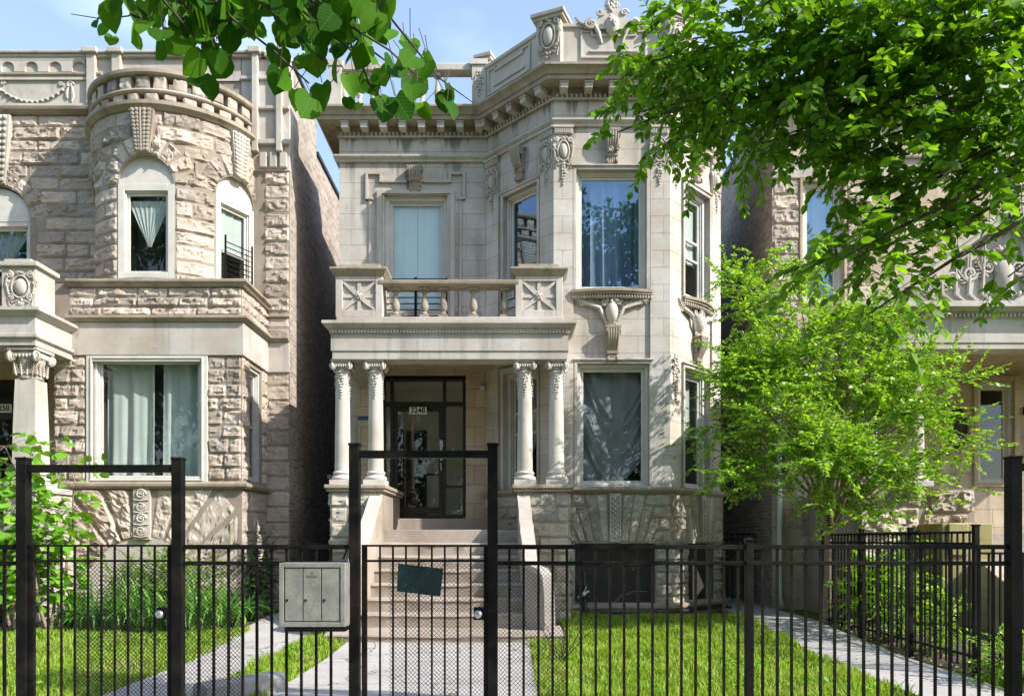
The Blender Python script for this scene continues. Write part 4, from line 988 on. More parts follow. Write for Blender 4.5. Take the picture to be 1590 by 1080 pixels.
for x in (-2.03, -1.53, -1.20, -.675, -.13):
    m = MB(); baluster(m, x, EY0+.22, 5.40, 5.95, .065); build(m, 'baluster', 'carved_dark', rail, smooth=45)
# conduit and porch lamp box, blue sign
m = MB(); m.box(fM, -.64, -.54, .02, .09, 4.50, 4.62); lb = build(m, 'lamp_box', 'framegrey', HC, bevel=.01); m = MB(); m.tube([fM(-.58, .035, 4.62), fM(-.58, .035, 4.92)], .01); build(m, 'conduit', 'framegrey', lb)
m = MB(); m.box(fM, -3.22+.0, -2.88, .165, .178, 4.13, 4.30); m2 = None
sg = thing('porch_sign', (-3.0, YW-.18, 3.9), 'small white and blue sign on the porch wall behind the two columns', 'sign')
fS = Fr(0, YW-.10)
m = MB(); m.box(fS, -3.06, -2.70, .005, .018, 4.02+.02, 4.16); build(m, 'sign_head', 'plate', sg, smooth=None)
m = MB(); m.box(fS, -3.06, -2.70, .005, .016, 3.90+.03, 4.038); build(m, 'sign_band', 'blue', sg, smooth=None)
# ------------------------------------------------------------------ LEFT HOUSE (turret)
random.seed(21)
HL = thing('row_house', (-7.5, YW, 0), 'buff rock faced stone row house with a round crenellated turret over its square bay', 'house')
XR_L = -4.44; XB0, XB1 = -8.30, -4.90; YL = F/85.6; XW = -4.95; XLL = -13.0
TC = (-6.74, 15.76); TR = 1.61
fl = Fr(0, YL); fs = Fr(XB1, YL, 0, 1); SL = YW-YL
cy = Cyl(TC[0], TC[1], TR)
# plain backing walls
bk = MB()
WL1 = (-7.60, -5.62, 2.62, 4.88)
bk.wall(fl, XB0, XB1, 0, 6.2, [WL1], rev=.3)
sideW = (.42, 1.05, 2.65, 4.80); bk.wall(fs, 0, SL, 0, 6.2, [sideW], rev=.2)
bk.quad((XB0, YW, 0), (XB0, YL, 0), (XB0, YL, 6.2), (XB0, YW, 6.2))
UW = (-10.97, -9.63, 6.3, 8.60)     # upper window left, arched
dL = (-11.6, -9.25, 1.9, 4.75)
bk.wall(fM, XLL, XR_L, 0, 11.1, [(UW[0], UW[1], UW[2], 8.62), dL, (TC[0]-1.3, TC[0]+1.3, 6.2, 9.4)], rev=.25)
arch_fill(bk, fM, -10.30, 7.95, .67, 8.62)
build(bk, 'front_wall', 'rock_mortar', HL, smooth=None)
# side and rear brick walls: tall front bay then a lower roofline
sd = MB(); y1 = YW+22; ys_ = YW+2.1
sd.quad((XR_L, YW, 0), (XR_L, y1, 0), (XR_L, y1, 10.3), (XR_L, YW, 10.3)); sd.wbox(XR_L-.35, XR_L, YW+.02, ys_, 10.3, 11.12)
sd.quad((XLL, y1, 0), (XLL, YW, 0), (XLL, YW, 10.3), (XLL, y1, 10.3)); sd.quad((XLL, y1, 0), (XR_L, y1, 0), (XR_L, y1, 10.3), (XLL, y1, 10.3))
build(sd, 'side_wall', 'brick', HL, smooth=None)
m = MB(); m.wbox(XR_L-.3, XR_L+.05, ys_, y1, 10.28, 10.36); m.wbox(XR_L-.38, XR_L+.04, YW+.1, ys_+.03, 11.12, 11.18); m.wbox(XLL, XR_L-.3, YW+.05, y1, 10.2, 10.3); build(m, 'roof', 'hose', HL, smooth=None)
m = MB(); m.wbox(XR_L-1.2, XR_L-.5, YW+12, YW+12.6, 10.3, 11.2); m.wbox(XR_L-1.25, XR_L-.45, YW+11.95, YW+12.65, 11.2, 11.3); build(m, 'chimney', 'brick', HL, smooth=None)
# bay first floor rock quoins and parapet
rk = MB()
zq = zsteps(2.63, 4.89, 9, .1)
rk.courses(fl, XB0, -7.72, zq, amp=.06, wr=(.18, .6)); rk.courses(fl, -5.52, XB1, zq, amp=.055, wr=(.2, .62))
rk.courses(fs, 0, .36, zq, amp=.05, wr=(.2, .4)); rk.courses(fs, 1.12, SL, zq, amp=.05)
zp = [5.60, 5.77, 5.95, 6.13]; rk.courses(fl, -8.05, XB1, zp, amp=.06, wr=(.5, .95)); rk.courses(fs, 0, SL, zp, amp=.06, wr=(.4, .8))
# quoin strip on the main wall
zs1 = zsteps(.1, 5.0, 18, .05)+zsteps(5.6, 6.0, 2)[0:]; 
rk.courses(fM, XW, XR_L-.004, zsteps(.1, 4.95, 16, .06), amp=.035, wr=(.45, .6)); rk.courses(fM, XW, XR_L-.004, zsteps(6.1, 8.9, 10, .06), amp=.055, wr=(.45, .6)); rk.courses(fM, XW, XR_L-.004, zsteps(5.55, 6.0, 2), amp=.02, wr=(.6, .7))
# main wall beyond the turret
def exw(za, zb):
    out = [(-11.1, -9.5)] if za < 7.9 else []
    if zb > 7.95: d = max(0, .98**2-(max(0, (za+zb)/2-7.95))**2)**.5; out.append((-10.30-d, -10.30+d))
    return out
rk.courses(fM, XLL, -8.0, zsteps(6.2, 10.02, 15, .12), exw, amp=.06, wr=(.4, 1.1))
voussoirs(rk, fM, -10.30, 7.95, .68, 1.0, 9, .06)
# base with the big arch
ac, az, aR = -6.69, .55, 1.03
n = 13; z0b, z1b = .12, 2.48
for i in range(n):
    if i == 6: continue
    a, b = PI*i/n+.015, PI*(i+1)/n-.015
    def outer(t):
        c, s_ = math.cos(t), math.sin(t); r = 9
        if abs(c) > 1e-6: r = min(r, ((1.72 if c > 0 else 1.58))/abs(c))
        if s_ > 1e-6: r = min(r, (z1b-az)/s_)
        return (ac+r*c, az+r*s_)
    P = lambda t: (ac+aR*math.cos(t), az+aR*math.sin(t))
    rk.rock(fl, [P(a), outer(a), outer(b), P(b)], 0, .10 if i > 5 else .045, i*7, res=.05, edge=.05)
rk.courses(fl, XB0, ac-aR-.02, [.05, .3, .54], amp=.05); rk.courses(fl, ac+aR+.02, XB1, [.05, .3, .54], amp=.05)
rk.courses(fs, 0, SL, zsteps(.1, 2.48, 6), amp=.035, wr=(.6, .9))
# turret courses
wins = [(0, .52), (math.radians(62), .47), (math.radians(-62), .47)]
ZS = 8.10
def ext(za, zb):
    out = []
    for th, hw in wins:
        u = th*TR; z = (za+zb)/2
        if zb <= ZS+.05: out.append((u-hw-.02, u+hw+.02))
        else:
            Ro = hw+.40; q_ = Ro**2-(max(0, z-ZS))**2
            if q_ > 0: out.append((u-q_**.5, u+q_**.5))
    out.sort(); mg = []
    for a, b in out:
        if mg and a < mg[-1][1]+.04: mg[-1] = (mg[-1][0], max(b, mg[-1][1]))
        else: mg.append((a, b))
    return mg
rk.courses(cy, -1.5*TR, 1.5*TR, zsteps(6.2, 9.42, 12, .12), ext, amp=.06, wr=(.5, 1.1))
for th, hw in wins: voussoirs(rk, cy, th*TR, ZS, hw+.01, hw+.40, 9, .07)
build(rk, 'rock_cladding', 'rock', HL, smooth=None)
tw = MB(); 
tw.wall(cy, -1.62*TR, 1.62*TR, 5.9, 9.5, [(th*TR-hw, th*TR+hw, 6.36, ZS+hw) for th, hw in wins], rev=.12, du=.12)
for th, hw in wins: arch_fill(tw, cy, th*TR, ZS, hw, ZS+hw, rev=.12)
tur = build(tw, 'turret', 'rock_mortar', HL, smooth=None)
def arc(R, n=40, a=1.62): return [(TC[0]+R*math.sin(-a+2*a*i/n), TC[1]-R*math.cos(-a+2*a*i/n)) for i in range(n+1)]
def tring(name, prof, mat, par=tur, R=TR): mb = MB(); mb.sweep(arc(R), prof); return build(mb, name, mat, par, smooth=35, bevel=.006)
tring('turret_cornice', [(-.02, 9.40), (.04, 9.41), (.08, 9.45), (.12, 9.48), (.12, 9.55), (0, 9.58), (-.25, 9.58), (-.25, 9.40)], 'weather')
tring('parapet_band', [(-.22, 9.74), (.04, 9.74), (.055, 9.77), (.04, 9.80), (-.22, 9.80)], 'rock')
tring('turret_coping', [(-.25, 10.05), (.05, 10.05), (.08, 10.08), (.08, 10.15), (-.25, 10.17)], 'weather')
mr = MB(); nb = 15
for i in range(nb):
    u = -1.55*TR+3.1*TR*i/nb; w = 3.1*TR/nb
    for z0, z1, ph in ((9.58, 9.74, .5), (9.80, 10.05, 0)):
        a, b = u+w*ph, u+w*(ph+(.76 if i % 2 else .70))
        mr.rock(cy, [(a+.01, z0), (b, z0), (b, z1), (a+.01, z1)], .0, .04, i*3+int(z0*10))
        P = [(a+.01, -.2), (b, -.2), (b, .0), (a+.01, .0)]
        mr.add([cy(p, d, z0) for p, d in P]+[cy(p, d, z1) for p, d in P], [(0, 4, 7, 3), (1, 2, 6, 5), (0, 1, 5, 4)])
build(mr, 'crenel_cladding', 'rock', tur, smooth=50)
# turret windows: arched head panels and sashes
for i, (th, hw) in enumerate(wins):
    d_ = TR*math.cos(hw/TR)-.02
    fr = Fr(TC[0]+d_*math.sin(th), TC[1]-d_*math.cos(th), math.cos(th), math.sin(th))
    cur = [dict(mat='cloth_white', kind='tri', z1=7.85, z0=7.0, u0=-.40, u1=.40, amp=.01, d=.1, freq=30)] if i == 0 else [dict(mat='cloth_white', z0=7.1, amp=.01, d=.1)]
    w = window(tur, fr, -hw, hw, 6.36, ZS, rec=.03, fw=.12, sash='frame', glass='glass', rails=() if i == 0 else (7.1,), curtains=cur)
    m = MB(); n_ = 16
    pts = [(hw*math.cos(PI*k/n_), hw*math.sin(PI*k/n_)) for k in range(n_+1)]
    f = [fr(a, -.01, ZS+b) for a, b in pts]; bks = [fr(a, -.09, ZS+b) for a, b in pts]
    m.add(f+bks, [tuple(range(n_+1))]+[(k, k+n_+1, k+n_+2, k+1) for k in range(n_)]+[(0, n_, 2*n_+1, n_+1)])
    build(m, 'arch_panel', 'frame', tur, smooth=None)
m = MB()
for k in range(9): z = 6.42+k*.1; m.box(fr if False else Fr(TC[0]+TR*math.sin(wins[1][0]), TC[1]-TR*math.cos(wins[1][0]), math.cos(wins[1][0]), math.sin(wins[1][0])), -.33, .33, .02, .035, z, z+.014)
fw1 = Fr(TC[0]+TR*math.sin(wins[1][0]), TC[1]-TR*math.cos(wins[1][0]), math.cos(wins[1][0]), math.sin(wins[1][0]))
for u in (-.34, .32): m.box(fw1, u, u+.02, .01, .045, 6.35, 7.35)
build(m, 'window_guard', 'black', tur, smooth=None)
# carved keystones
def acanth(fr, u, zt, zb, wt, wb, par, name='carved_keystone', mat='carved', seed=1, d0=.04):
    m = MB(); r = random.Random(seed); n = 11
    P = [fr(u-wb/2, d0, zb), fr(u+wb/2, d0, zb), fr(u+wt/2, d0+.05, zt), fr(u-wt/2, d0+.05, zt)]; Q = [fr(u-wb/2, -.05, zb), fr(u+wb/2, -.05, zb), fr(u+wt/2, -.05, zt), fr(u-wt/2, -.05, zt)]
    m.add(P+Q, [(0, 1, 2, 3), (0, 3, 7, 4), (1, 5, 6, 2), (3, 2, 6, 7), (0, 4, 5, 1)])
    for i in range(n):
        t = (i+.5)/n; z = zb+(zt-zb)*t; w = wb+(wt-wb)*t
        for sg in (-1, 1):
            for k, (f_, an) in enumerate(((.15, 1.3), (.34, .85))):
                m.ell(fr, u+sg*w*f_, d0+.05*t+.015, z, .022+w*.05, .025, .05, -sg*(.5+.3*k), 7, 4)
    m.ftube(fr, [(u, d0+.02+.05*t, zb+(zt-zb)*t) for t in (0, .25, .5, .75, 1)], .022)
    return build(m, name, mat, par, smooth=60)
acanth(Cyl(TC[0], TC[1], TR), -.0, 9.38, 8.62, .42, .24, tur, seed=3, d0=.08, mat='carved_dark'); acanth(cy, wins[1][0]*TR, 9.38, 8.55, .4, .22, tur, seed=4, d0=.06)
acanth(fM, -10.22, 9.98, 8.64, .52, .26, HL, seed=5, d0=.08)
# bay trims: ledges and copings
pb = [(XB0+.25, YL), (XB1, YL), (XB1, YW), (XR_L, YW)]
def lrun(name, prof, mat, pth, bevel=.008): mb = MB(); mb.sweep(pth, prof); return build(mb, name, mat, HL, smooth=30, bevel=bevel)
lrun('coping', [(-.05, 6.13), (.05, 6.13), (.08, 6.18), (.12, 6.20), (.12, 6.25), (.02, 6.27), (-.35, 6.27), (-.35, 6.13)], 'weather', pb[:3])
lrun('ledge', [(0, 5.48), (.06, 5.49), (.10, 5.53), (.14, 5.54), (.14, 5.59), (0, 5.61)], 'weather', pb)
lrun('band_course', [(0, 5.99), (.06, 5.99), (.06, 6.04), (0, 6.06)], 'weather', [(XW, YW), (XR_L, YW)])
lrun('lintel_band', [(-.01, 4.89), (.045, 4.89), (.045, 5.48), (-.01, 5.48)], 'trim', [(XB0+.2, YL), (XB1, YL), (XB1, YW), (XR_L, YW)])
lrun('water_table', [(0, 2.48), (.08, 2.48), (.12, 2.52), (.12, 2.57), (0, 2.62)], 'weather', [(XB0, YL), (XB1, YL), (XB1, YW), (XW+.04, YW)])
m = MB(); m.quad(fl(XB0, -.25, 6.14), fl(XB1-.05, -.25, 6.14), fl(XB1-.05, -1.6, 6.14), fl(XB0, -1.6, 6.14)); build(m, 'bay_roof', 'hose', HL, smooth=None)
# base arch infill panel and keystone
m = MB(); P = [fl(ac+(aR+.03)*math.cos(PI*k/20), .012, az+(aR+.03)*math.sin(PI*k/20)) for k in range(21)]; m.add(P+[fl(ac-aR-.03, .012, .1), fl(ac+aR+.03, .012, .1)], [tuple(range(22+1))]); build(m, 'arch_infill', 'trim', HL, smooth=None)
m = MB(); m.box(fl, ac-.15, ac+.15, -.02, .07, az+aR-.02, 2.47); rnd = random.Random(4)
for i in range(4): z = 1.72+i*.22; spiral(m, fl, ac, z, .08, .09, 1.6, 1 if i % 2 else -1, .025); m.ftube(fl, [(ac-.13, .08, z-.1), (ac, .09, z-.12), (ac+.13, .08, z-.1)], .015)
build(m, 'carved_keystone', 'carved', HL, smooth=60)
# ground floor bay window
window(HL, fl, *WL1, rec=.09, fw=.05, sash='frame', glass='glass', curtains=[dict(mat='cloth_white', u0=-7.50, u1=-6.60, amp=.035, freq=9, d=.2, seed=3), dict(mat='cloth_white', u0=-6.45, u1=-5.72, amp=.035, freq=9, d=.2, seed=5)], label='large ground floor window with pale green white curtains')
m = MB(); m.ring(fl, WL1[0]-.11, WL1[1]+.11, WL1[2]-.03, WL1[3]+.01, .11, -.02, .035); m.ring(fl, WL1[0]-.03, WL1[1]+.03, WL1[2], WL1[3]-.02, .03, .02, .055); build(m, 'window_surround', 'frame', HL, smooth=None, bevel=.008)
window(HL, fs, *sideW, rec=.08, fw=.06, sash='framegrey', glass='glass', rails=(3.7,), muns=())
window(HL, fM, UW[0], UW[1], UW[2], 7.93, rec=.12, fw=.09, glass='glass_sky', rails=(6.98,), curtains=[dict(mat='cloth_white', kind='tri', z0=7.0, z1=7.85, u0=-10.9, u1=-9.72, amp=.02, d=.12)])
m = MB(); pts = [(.66*math.cos(PI*k/18), .66*math.sin(PI*k/18)) for k in range(19)]; m.add([fM(-10.30+a, -.06, 7.93+b) for a, b in pts]+[fM(-10.30+a, -.15, 7.93+b) for a, b in pts], [tuple(range(19))]+[(k, k+19, k+20, k+1) for k in range(18)]+[(0, 18, 37, 19)]); build(m, 'arch_panel', 'frame', HL, smooth=None)
# main wall entablature and stepped parapet
pm_ = [(XLL, YW), (-8.15, YW)]
lrun('cornice', [(0, 10.02), (.06, 10.04), (.14, 10.08), (.16, 10.14), (0, 10.17)], 'weather', pm_)
m = MB(); m.box(fM, XLL, -8.2, -.02, .05, 10.16, 10.74); m.box(fM, XLL, -8.2, .05, .09, 10.18, 10.22); m.box(fM, XLL, -8.2, .05, .09, 10.69, 10.74); rnd = random.Random(6); frz = build(m, 'frieze', 'carved', HL, smooth=None)
m = MB()
for uc in (-9.55, -11.6):
    w = .72
    m.ftube(fM, [(uc+w*a, .07, 10.59-.32*(1-a*a)) for a in [k/8 for k in range(-8, 9)]], .02)
    for k in range(15): a = -1+k/7; m.ell(fM, uc+w*a, .075, 10.57-.32*(1-a*a), .035, .03, .03)
    for sg in (-1, 1):
        spiral(m, fM, uc+sg*w*1.05, 10.61, .06, .07, 1.3, sg, .02); spiral(m, fM, uc+sg*w*.8, 10.63, .06, .05, 1.3, -sg, .018)
        m.ftube(fM, [(uc+sg*w*1.1, .07, 10.57), (uc+sg*w*1.14, .07, 10.37), (uc+sg*w*1.1, .07, 10.25)], [.02, .035, .015]); m.ftube(fM, [(uc+sg*w*1.0, .07, 10.57), (uc+sg*w*.96, .07, 10.42), (uc+sg*w*.98, .07, 10.32)], [.02, .03, .015])
m.ftube(fM, [(-10.55+.13*math.cos(t), .07, 10.47+.13*math.sin(t)) for t in [k*.4 for k in range(17)]], .035)
build(m, 'garland_molding', 'carved', HL, smooth=60)
lrun('ledge', [(0, 10.74), (.08, 10.75), (.11, 10.79), (.11, 10.83), (0, 10.85)], 'weather', pm_)
m = MB(); m.box(fM, XLL, -5.41, -.3, .03, 10.7, 11.14)
prp = build(m, 'parapet', 'carved', HL, smooth=None)
m = MB()
for k in range(12):
    u = -8.62-.47*k
    for s_ in range(8):
        a, b = PI*s_/8, PI*(s_+1)/8; R_ = .13
        m.quad(fM(u+R_*math.cos(a), .075, 10.93+R_*math.sin(a)), fM(u+R_*math.cos(a), .075, 11.09), fM(u+R_*math.cos(b), .075, 11.09), fM(u+R_*math.cos(b), .075, 10.93+R_*math.sin(b)))
        m.quad(fM(u+R_*math.cos(a), .075, 10.93+R_*math.sin(a)), fM(u+R_*math.cos(b), .075, 10.93+R_*math.sin(b)), fM(u+R_*math.cos(b), .03, 10.93+R_*math.sin(b)), fM(u+R_*math.cos(a), .03, 10.93+R_*math.sin(a)))
    m.box(fM, u-.34, u-.13, .03, .075, 10.86, 11.09)
m.box(fM, XLL, -8.4, .03, .08, 11.085, 11.14)
build(m, 'blind_arcade_molding', 'carved', prp, smooth=None)
m = MB(); m.box(fM, XLL, -4.9, -.32, .10, 11.14, 11.20); m.box(fM, XLL, -4.9, -.3, .14, 11.20, 11.26)
for u in (-8.35, -7.85): m.box(fM, u-.09, u+.09, -.02, .14, 10.2, 11.2); m.box(fM, u-.14, u+.14, -.1, .2, 11.18, 11.29)
for i, u in enumerate((-5.1, -4.62)):
    m.box(fM, u-.06, u+.06, -.02, .15, 9.25, 11.2); m.box(fM, u-.12, u+.12, -.1, .2, 11.18, 11.30)
XE = XR_L+.006; m.box(fM, -5.4, XE, .02, .09, 10.70, 10.77); m.box(fM, -5.4, XE, .02, .11, 10.10, 10.17); m.box(fM, -5.4, XE, .02, .13, 9.40, 9.50); m.box(fM, -5.4, XE, -.25, .03, 8.9, 11.14); m.box(fM, -5.0, XE+.01, -.3, .10, 11.14, 11.24)
for u in (-4.75, -4.55, -4.95): m.box(fM, u-.07, u+.07, .02, .10, 8.95, 9.25)
build(m, 'parapet_coping', 'trim', prp, smooth=None, bevel=.015)
# little gable behind the turret
m = MB(); g0 = [fM(-7.3, .0, 11.2), fM(-5.9, .0, 11.2), fM(-6.6, .0, 11.55)]; g1 = [fM(-7.3, -.2, 11.2), fM(-5.9, -.2, 11.2), fM(-6.6, -.2, 11.55)]
m.add(g0+g1, [(0, 1, 2), (3, 5, 4), (0, 2, 5, 3), (2, 1, 4, 5)]); m.ell(fM, -6.6, 0, 11.32, .12, .06, .16); build(m, 'gable', 'carved', prp, smooth=30)
# portico of the left house
YPL = 12.9; XPR = -7.96
po = MB(); po.sweep([(XLL, YPL), (XPR, YPL), (XPR, YL+.02)], [(0, 4.80), (0, 4.90), (.05, 4.93), (.05, 4.98), (.0, 5.0), (0, 5.28), (.05, 5.30), (.09, 5.34), (.12, 5.36), (.12, 5.41), (-.4, 5.43), (-.4, 4.80)])
prt = build(po, 'portico', 'trim', HL, smooth=30)
m = MB(); m.quad((XLL, YW, 4.95), (XPR-.3, YW, 4.95), (XPR-.3, YPL+.3, 4.95), (XLL, YPL+.3, 4.95)); m.quad((XLL, YW, 5.42), (XPR-.2, YW, 5.42), (XPR-.2, YPL+.2, 5.42), (XLL, YPL+.2, 5.42)); build(m, 'ceiling', 'porchwall', prt, smooth=None)
for i, x in enumerate((-8.20, -11.2)): ionic(HL, x, YPL+.28, 2.45, 4.78, .2, garland=False, seed=i+5, sq=True)
m = MB(); m.wbox(-8.48, -7.94, YPL-.02, YL, 0, 2.35); m.wbox(-8.54, -7.9, YPL-.07, YL, 2.35, 2.45); build(m, 'porch_pier', 'trim', HL, bevel=.01)
m = MB(); m.wbox(-8.55, XPR-.02, YPL+.04, YPL+.6, 5.42, 6.12); m.wbox(-8.62, XPR+.04, YPL-.02, YPL+.65, 6.12, 6.2); m.wbox(-8.5, XPR-.08, YPL+.02, YPL+.6, 6.2, 6.25); pdl = build(m, 'balcony_pedestal', 'carved', HL, bevel=.012)
m = MB(); cartouche(m, Fr(0, YPL+.04), -8.22, 5.78, .5, .62, random.Random(9), 0); build(m, 'cartouche', 'carved', pdl, smooth=60)
m = MB(); m.wbox(XLL, -8.55, YPL+.1, YPL+.35, 5.86, 5.98); m.wbox(XLL, -8.55, YPL+.1, YPL+.35, 5.42, 5.5)
for k in range(10): m.wbox(-8.85-.4*k, -8.68-.4*k, YPL+.15, YPL+.3, 5.5, 5.86)
build(m, 'balcony_rail', 'trim', HL, bevel=.01)
# porch wall, door
m = MB(); m.wall(fM, XLL, -8.4, 1.4, 5.0, [dL], d=.03, rev=.3); build(m, 'porch_wall', 'porchwall', HL, smooth=None)
m = MB(); m.ring(fM, dL[0], dL[1], dL[2], dL[3], .10, -.2, -.05); m.box(fM, -9.75, -9.65, -.2, -.05, 2.0, 4.65); m.box(fM, -11.2, -11.1, -.2, -.05, 2.0, 4.65); m.box(fM, dL[0]+.1, dL[1]-.1, -.195, -.055, 3.98, 4.08)
dl = build(m, 'door', 'bronze', HL, smooth=None)
m = MB(); m.quad(fM(dL[0], -.15, dL[2]), fM(dL[1], -.15, dL[2]), fM(dL[1], -.15, dL[3]), fM(dL[0], -.15, dL[3])); build(m, 'pane', 'glass_door', dl, smooth=None)
m = MB()
for q in ([(-11.6, -.25, 1.9), (-9.25, -.25, 1.9), (-9.25, -1.8, 1.9), (-11.6, -1.8, 1.9)], [(-9.25, -.25, 1.9), (-9.25, -.25, 4.8), (-9.25, -1.8, 4.8), (-9.25, -1.8, 1.9)], [(-11.6, -1.8, 1.9), (-9.25, -1.8, 1.9), (-9.25, -1.8, 4.8), (-11.6, -1.8, 4.8)], [(-11.6, -.25, 4.8), (-9.25, -.25, 4.8), (-9.25, -1.8, 4.8), (-11.6, -1.8, 4.8)]): m.quad(*[fM(*p) for p in q])
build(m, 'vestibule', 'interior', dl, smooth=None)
m = MB(); m.box(fM, -10.40, -10.02, -.045, -.03, 4.10, 4.27); pl_ = build(m, 'number_plate', 'plate', dl, smooth=None); text_mesh('3250', .15, fM, -10.21, -.028, 4.185, 'ink', pl_, 'numerals', .003)
m = MB(); m.tube([fM(-9.62, -.05, 3.3), fM(-9.62, .03, 3.28), fM(-9.62, .03, 2.98), fM(-9.62, -.05, 2.96)], .014); build(m, 'handle', 'black', dl)
m = MB(); m.wbox(XLL, -8.4, YPL+.3, YW, 0, 1.9); m.wbox(XLL, -8.6, YPL-.1, YPL+.3, 0, 1.65); m.wbox(XLL, -8.6, YPL-.4, YPL-.1, 0, 1.4); build(m, 'porch_floor', 'step', HL, bevel=.01)
# ------------------------------------------------------------------ RIGHT HOUSE
random.seed(31)
HR = thing('row_house', (8, YW, 0), 'tan stone row house half hidden by trees, with a carved gable over its porch', 'house')
XR0 = 5.2; XRR = 14.0
wR = (5.80, 6.62, 6.3, 8.72); wO = None; wP = (9.30, 10.02, 2.66, 4.70); wQ = (5.80, 6.62, 2.6, 4.7)
m = MB(); m.wall(fM, XR0, XRR, 0, 10.6, [wR, wP], rev=.25); build(m, 'front_wall', 'rightstone', HR, smooth=None)
m = MB(); m.quad((XR0, YW+20, 0), (XR0, YW, 0), (XR0, YW, 10.4), (XR0, YW+20, 10.4)); build(m, 'side_wall', 'brick', HR, smooth=None)
m = MB(); m.quad((XR0, YW, 10.5), (XRR, YW, 10.5), (XRR, YW+20, 10.5), (XR0, YW+20, 10.5)); m.wbox(XR0-.02, XR0+.3, YW+.02, YW+20, 10.4, 10.52); build(m, 'roof', 'hose', HR, smooth=None)
rk = MB(); rk.courses(fM, XR0+.004, 5.74, zsteps(5.4, 8.75, 11, .05), amp=.07, wr=(.6, .7)); rk.courses(fM, 6.68, 7.2, zsteps(5.4, 8.75, 11, .05), amp=.07, wr=(.6, .7)); rk.courses(fM, 5.75, 8.0, zsteps(.1, 2.4, 6), amp=.03, wr=(.6, .9))
for i, (a, b, c, d) in enumerate(((7.0, 7.75, 1.62, 2.0), (5.9, 6.95, 1.66, 2.1), (7.1, 7.9, 2.02, 2.4), (6.4, 7.05, 2.12, 2.42), (5.9, 6.9, 1.2, 1.64), (6.3, 7.2, .8, 1.18))): rk.rock(Fr(0, 13.2), [(a, c), (b, c), (b, d), (a, d)], 0, .12, i)
build(rk, 'rock_cladding', 'rock', HR, smooth=None)
m = MB(); m.wbox(5.9, 7.9, 13.2, YW, 0, 2.42); build(m, 'porch_pier', 'rock_mortar', HR, smooth=None)
m = MB(); m.box(fM, XR0, XRR, -.01, .04, 8.76, 9.15); m.box(fM, XR0-.02, XRR, .0, .12, 9.15, 9.22); m.box(fM, XR0-.05, XRR, 0, .3, 10.2, 10.32); m.box(fM, XR0-.05, XRR, 0, .35, 10.32, 10.55)
for k in range(22): m.box(fM, XR0+.1+.38*k, XR0+.24+.38*k, .0, .26, 10.06, 10.2)
build(m, 'cornice', 'trim', HR, smooth=None, bevel=.012)
window(HR, fM, *wR, rec=.12, fw=.08, glass='glass_sky', rails=(7.3,), curtains=[dict(mat='cloth_white', amp=.02, d=.15)])
window(HR, fM, *wP, rec=.10, fw=.07, sash='frame', glass='glass', rails=(3.72,))
m = MB(); m.ring(fM, wP[0]-.09, wP[1]+.09, wP[2]-.05, wP[3]+.12, .09, -.02, .05); build(m, 'window_surround', 'porchwall', HR, smooth=None, bevel=.01); m = MB(); m.ring(fM, wR[0]-.06, wR[1]+.06, wR[2]-.05, wR[3]+.04, .06, -.02, .04); build(m, 'window_surround', 'porchwall', HR, smooth=None, bevel=.01)
# oval window
m = MB(); ou, oz = 8.88, 3.75
m.ftube(fM, [(ou+.27*math.cos(a), .03, oz+.52*math.sin(a)) for a in [2*PI*k/32 for k in range(33)]], .06, 8); ov = build(m, 'oval_window', 'porchwall', HR, smooth=60)
m = MB(); m.add([fM(ou+.25*math.cos(2*PI*k/32), .012, oz+.5*math.sin(2*PI*k/32)) for k in range(32)], [tuple(range(32))]); build(m, 'pane', 'board', ov, smooth=None)
# portico, gable
YPR = 12.9; x0p, x1p = 5.72, 12.5
m = MB(); m.sweep([(x0p, YW), (x0p, YPR), (x1p, YPR)], [(0, 4.74), (0, 4.84), (.02, 4.84), (.02, 5.22), (.05, 5.24), (.06, 5.32), (.16, 5.36), (.24, 5.38), (.24, 5.47), (-.4, 5.50), (-.4, 4.74)]); prr = build(m, 'portico', 'trim', HR, smooth=30)
dm = MB(); along([(x0p, YPR), (x1p, YPR)], .07, .03, lambda fr, u: dm.box(fr, u-.02, u+.02, .05, .09, 5.25, 5.31)); build(dm, 'dentil_molding', 'trim', prr, smooth=None)
m = MB(); m.quad((x0p+.2, YW, 4.95), (x1p, YW, 4.95), (x1p, YPR+.3, 4.95), (x0p+.2, YPR+.3, 4.95)); m.quad((x0p+.2, YW, 5.48), (x1p, YW, 5.48), (x1p, YPR+.2, 5.48), (x0p+.2, YPR+.2, 5.48)); build(m, 'ceiling', 'porchwall', prr, smooth=None)
gx, gw, gh = 8.15, 1.95, 1.35
fG = Fr(0, YPR-.05)
m = MB(); T = [(gx-gw, 5.48), (gx+gw, 5.48), (gx, 5.48+gh)]; m.add([fG(u, 0, z) for u, z in T]+[fG(u, -.3, z) for u, z in T], [(0, 1, 2), (3, 5, 4), (0, 2, 5, 3), (1, 4, 5, 2), (0, 3, 4, 1)])
for sg in (-1, 1):
    L = math.hypot(gw+.15, gh+.1); ux, uz = -sg*(gw+.15)/L, (gh+.1)/L
    for (w0, w1, d1) in ((0, .08, .22), (-.08, 0, .15)):
        P = [(gx+sg*(gw+.15)+ux*a-uz*-sg*b*1.0, 5.47+uz*a+abs(ux)*b) for a, b in ((0, w0), (L, w0), (L, w1), (0, w1))]
        m.add([fG(u, d1, z) for u, z in P]+[fG(u, -.1, z) for u, z in P], [(0, 1, 2, 3), (7, 6, 5, 4), (0, 4, 5, 1), (2, 6, 7, 3), (1, 5, 6, 2), (3, 7, 4, 0)])
gb = build(m, 'gable', 'carved', HR, smooth=30)
m = MB(); rnd = random.Random(12)
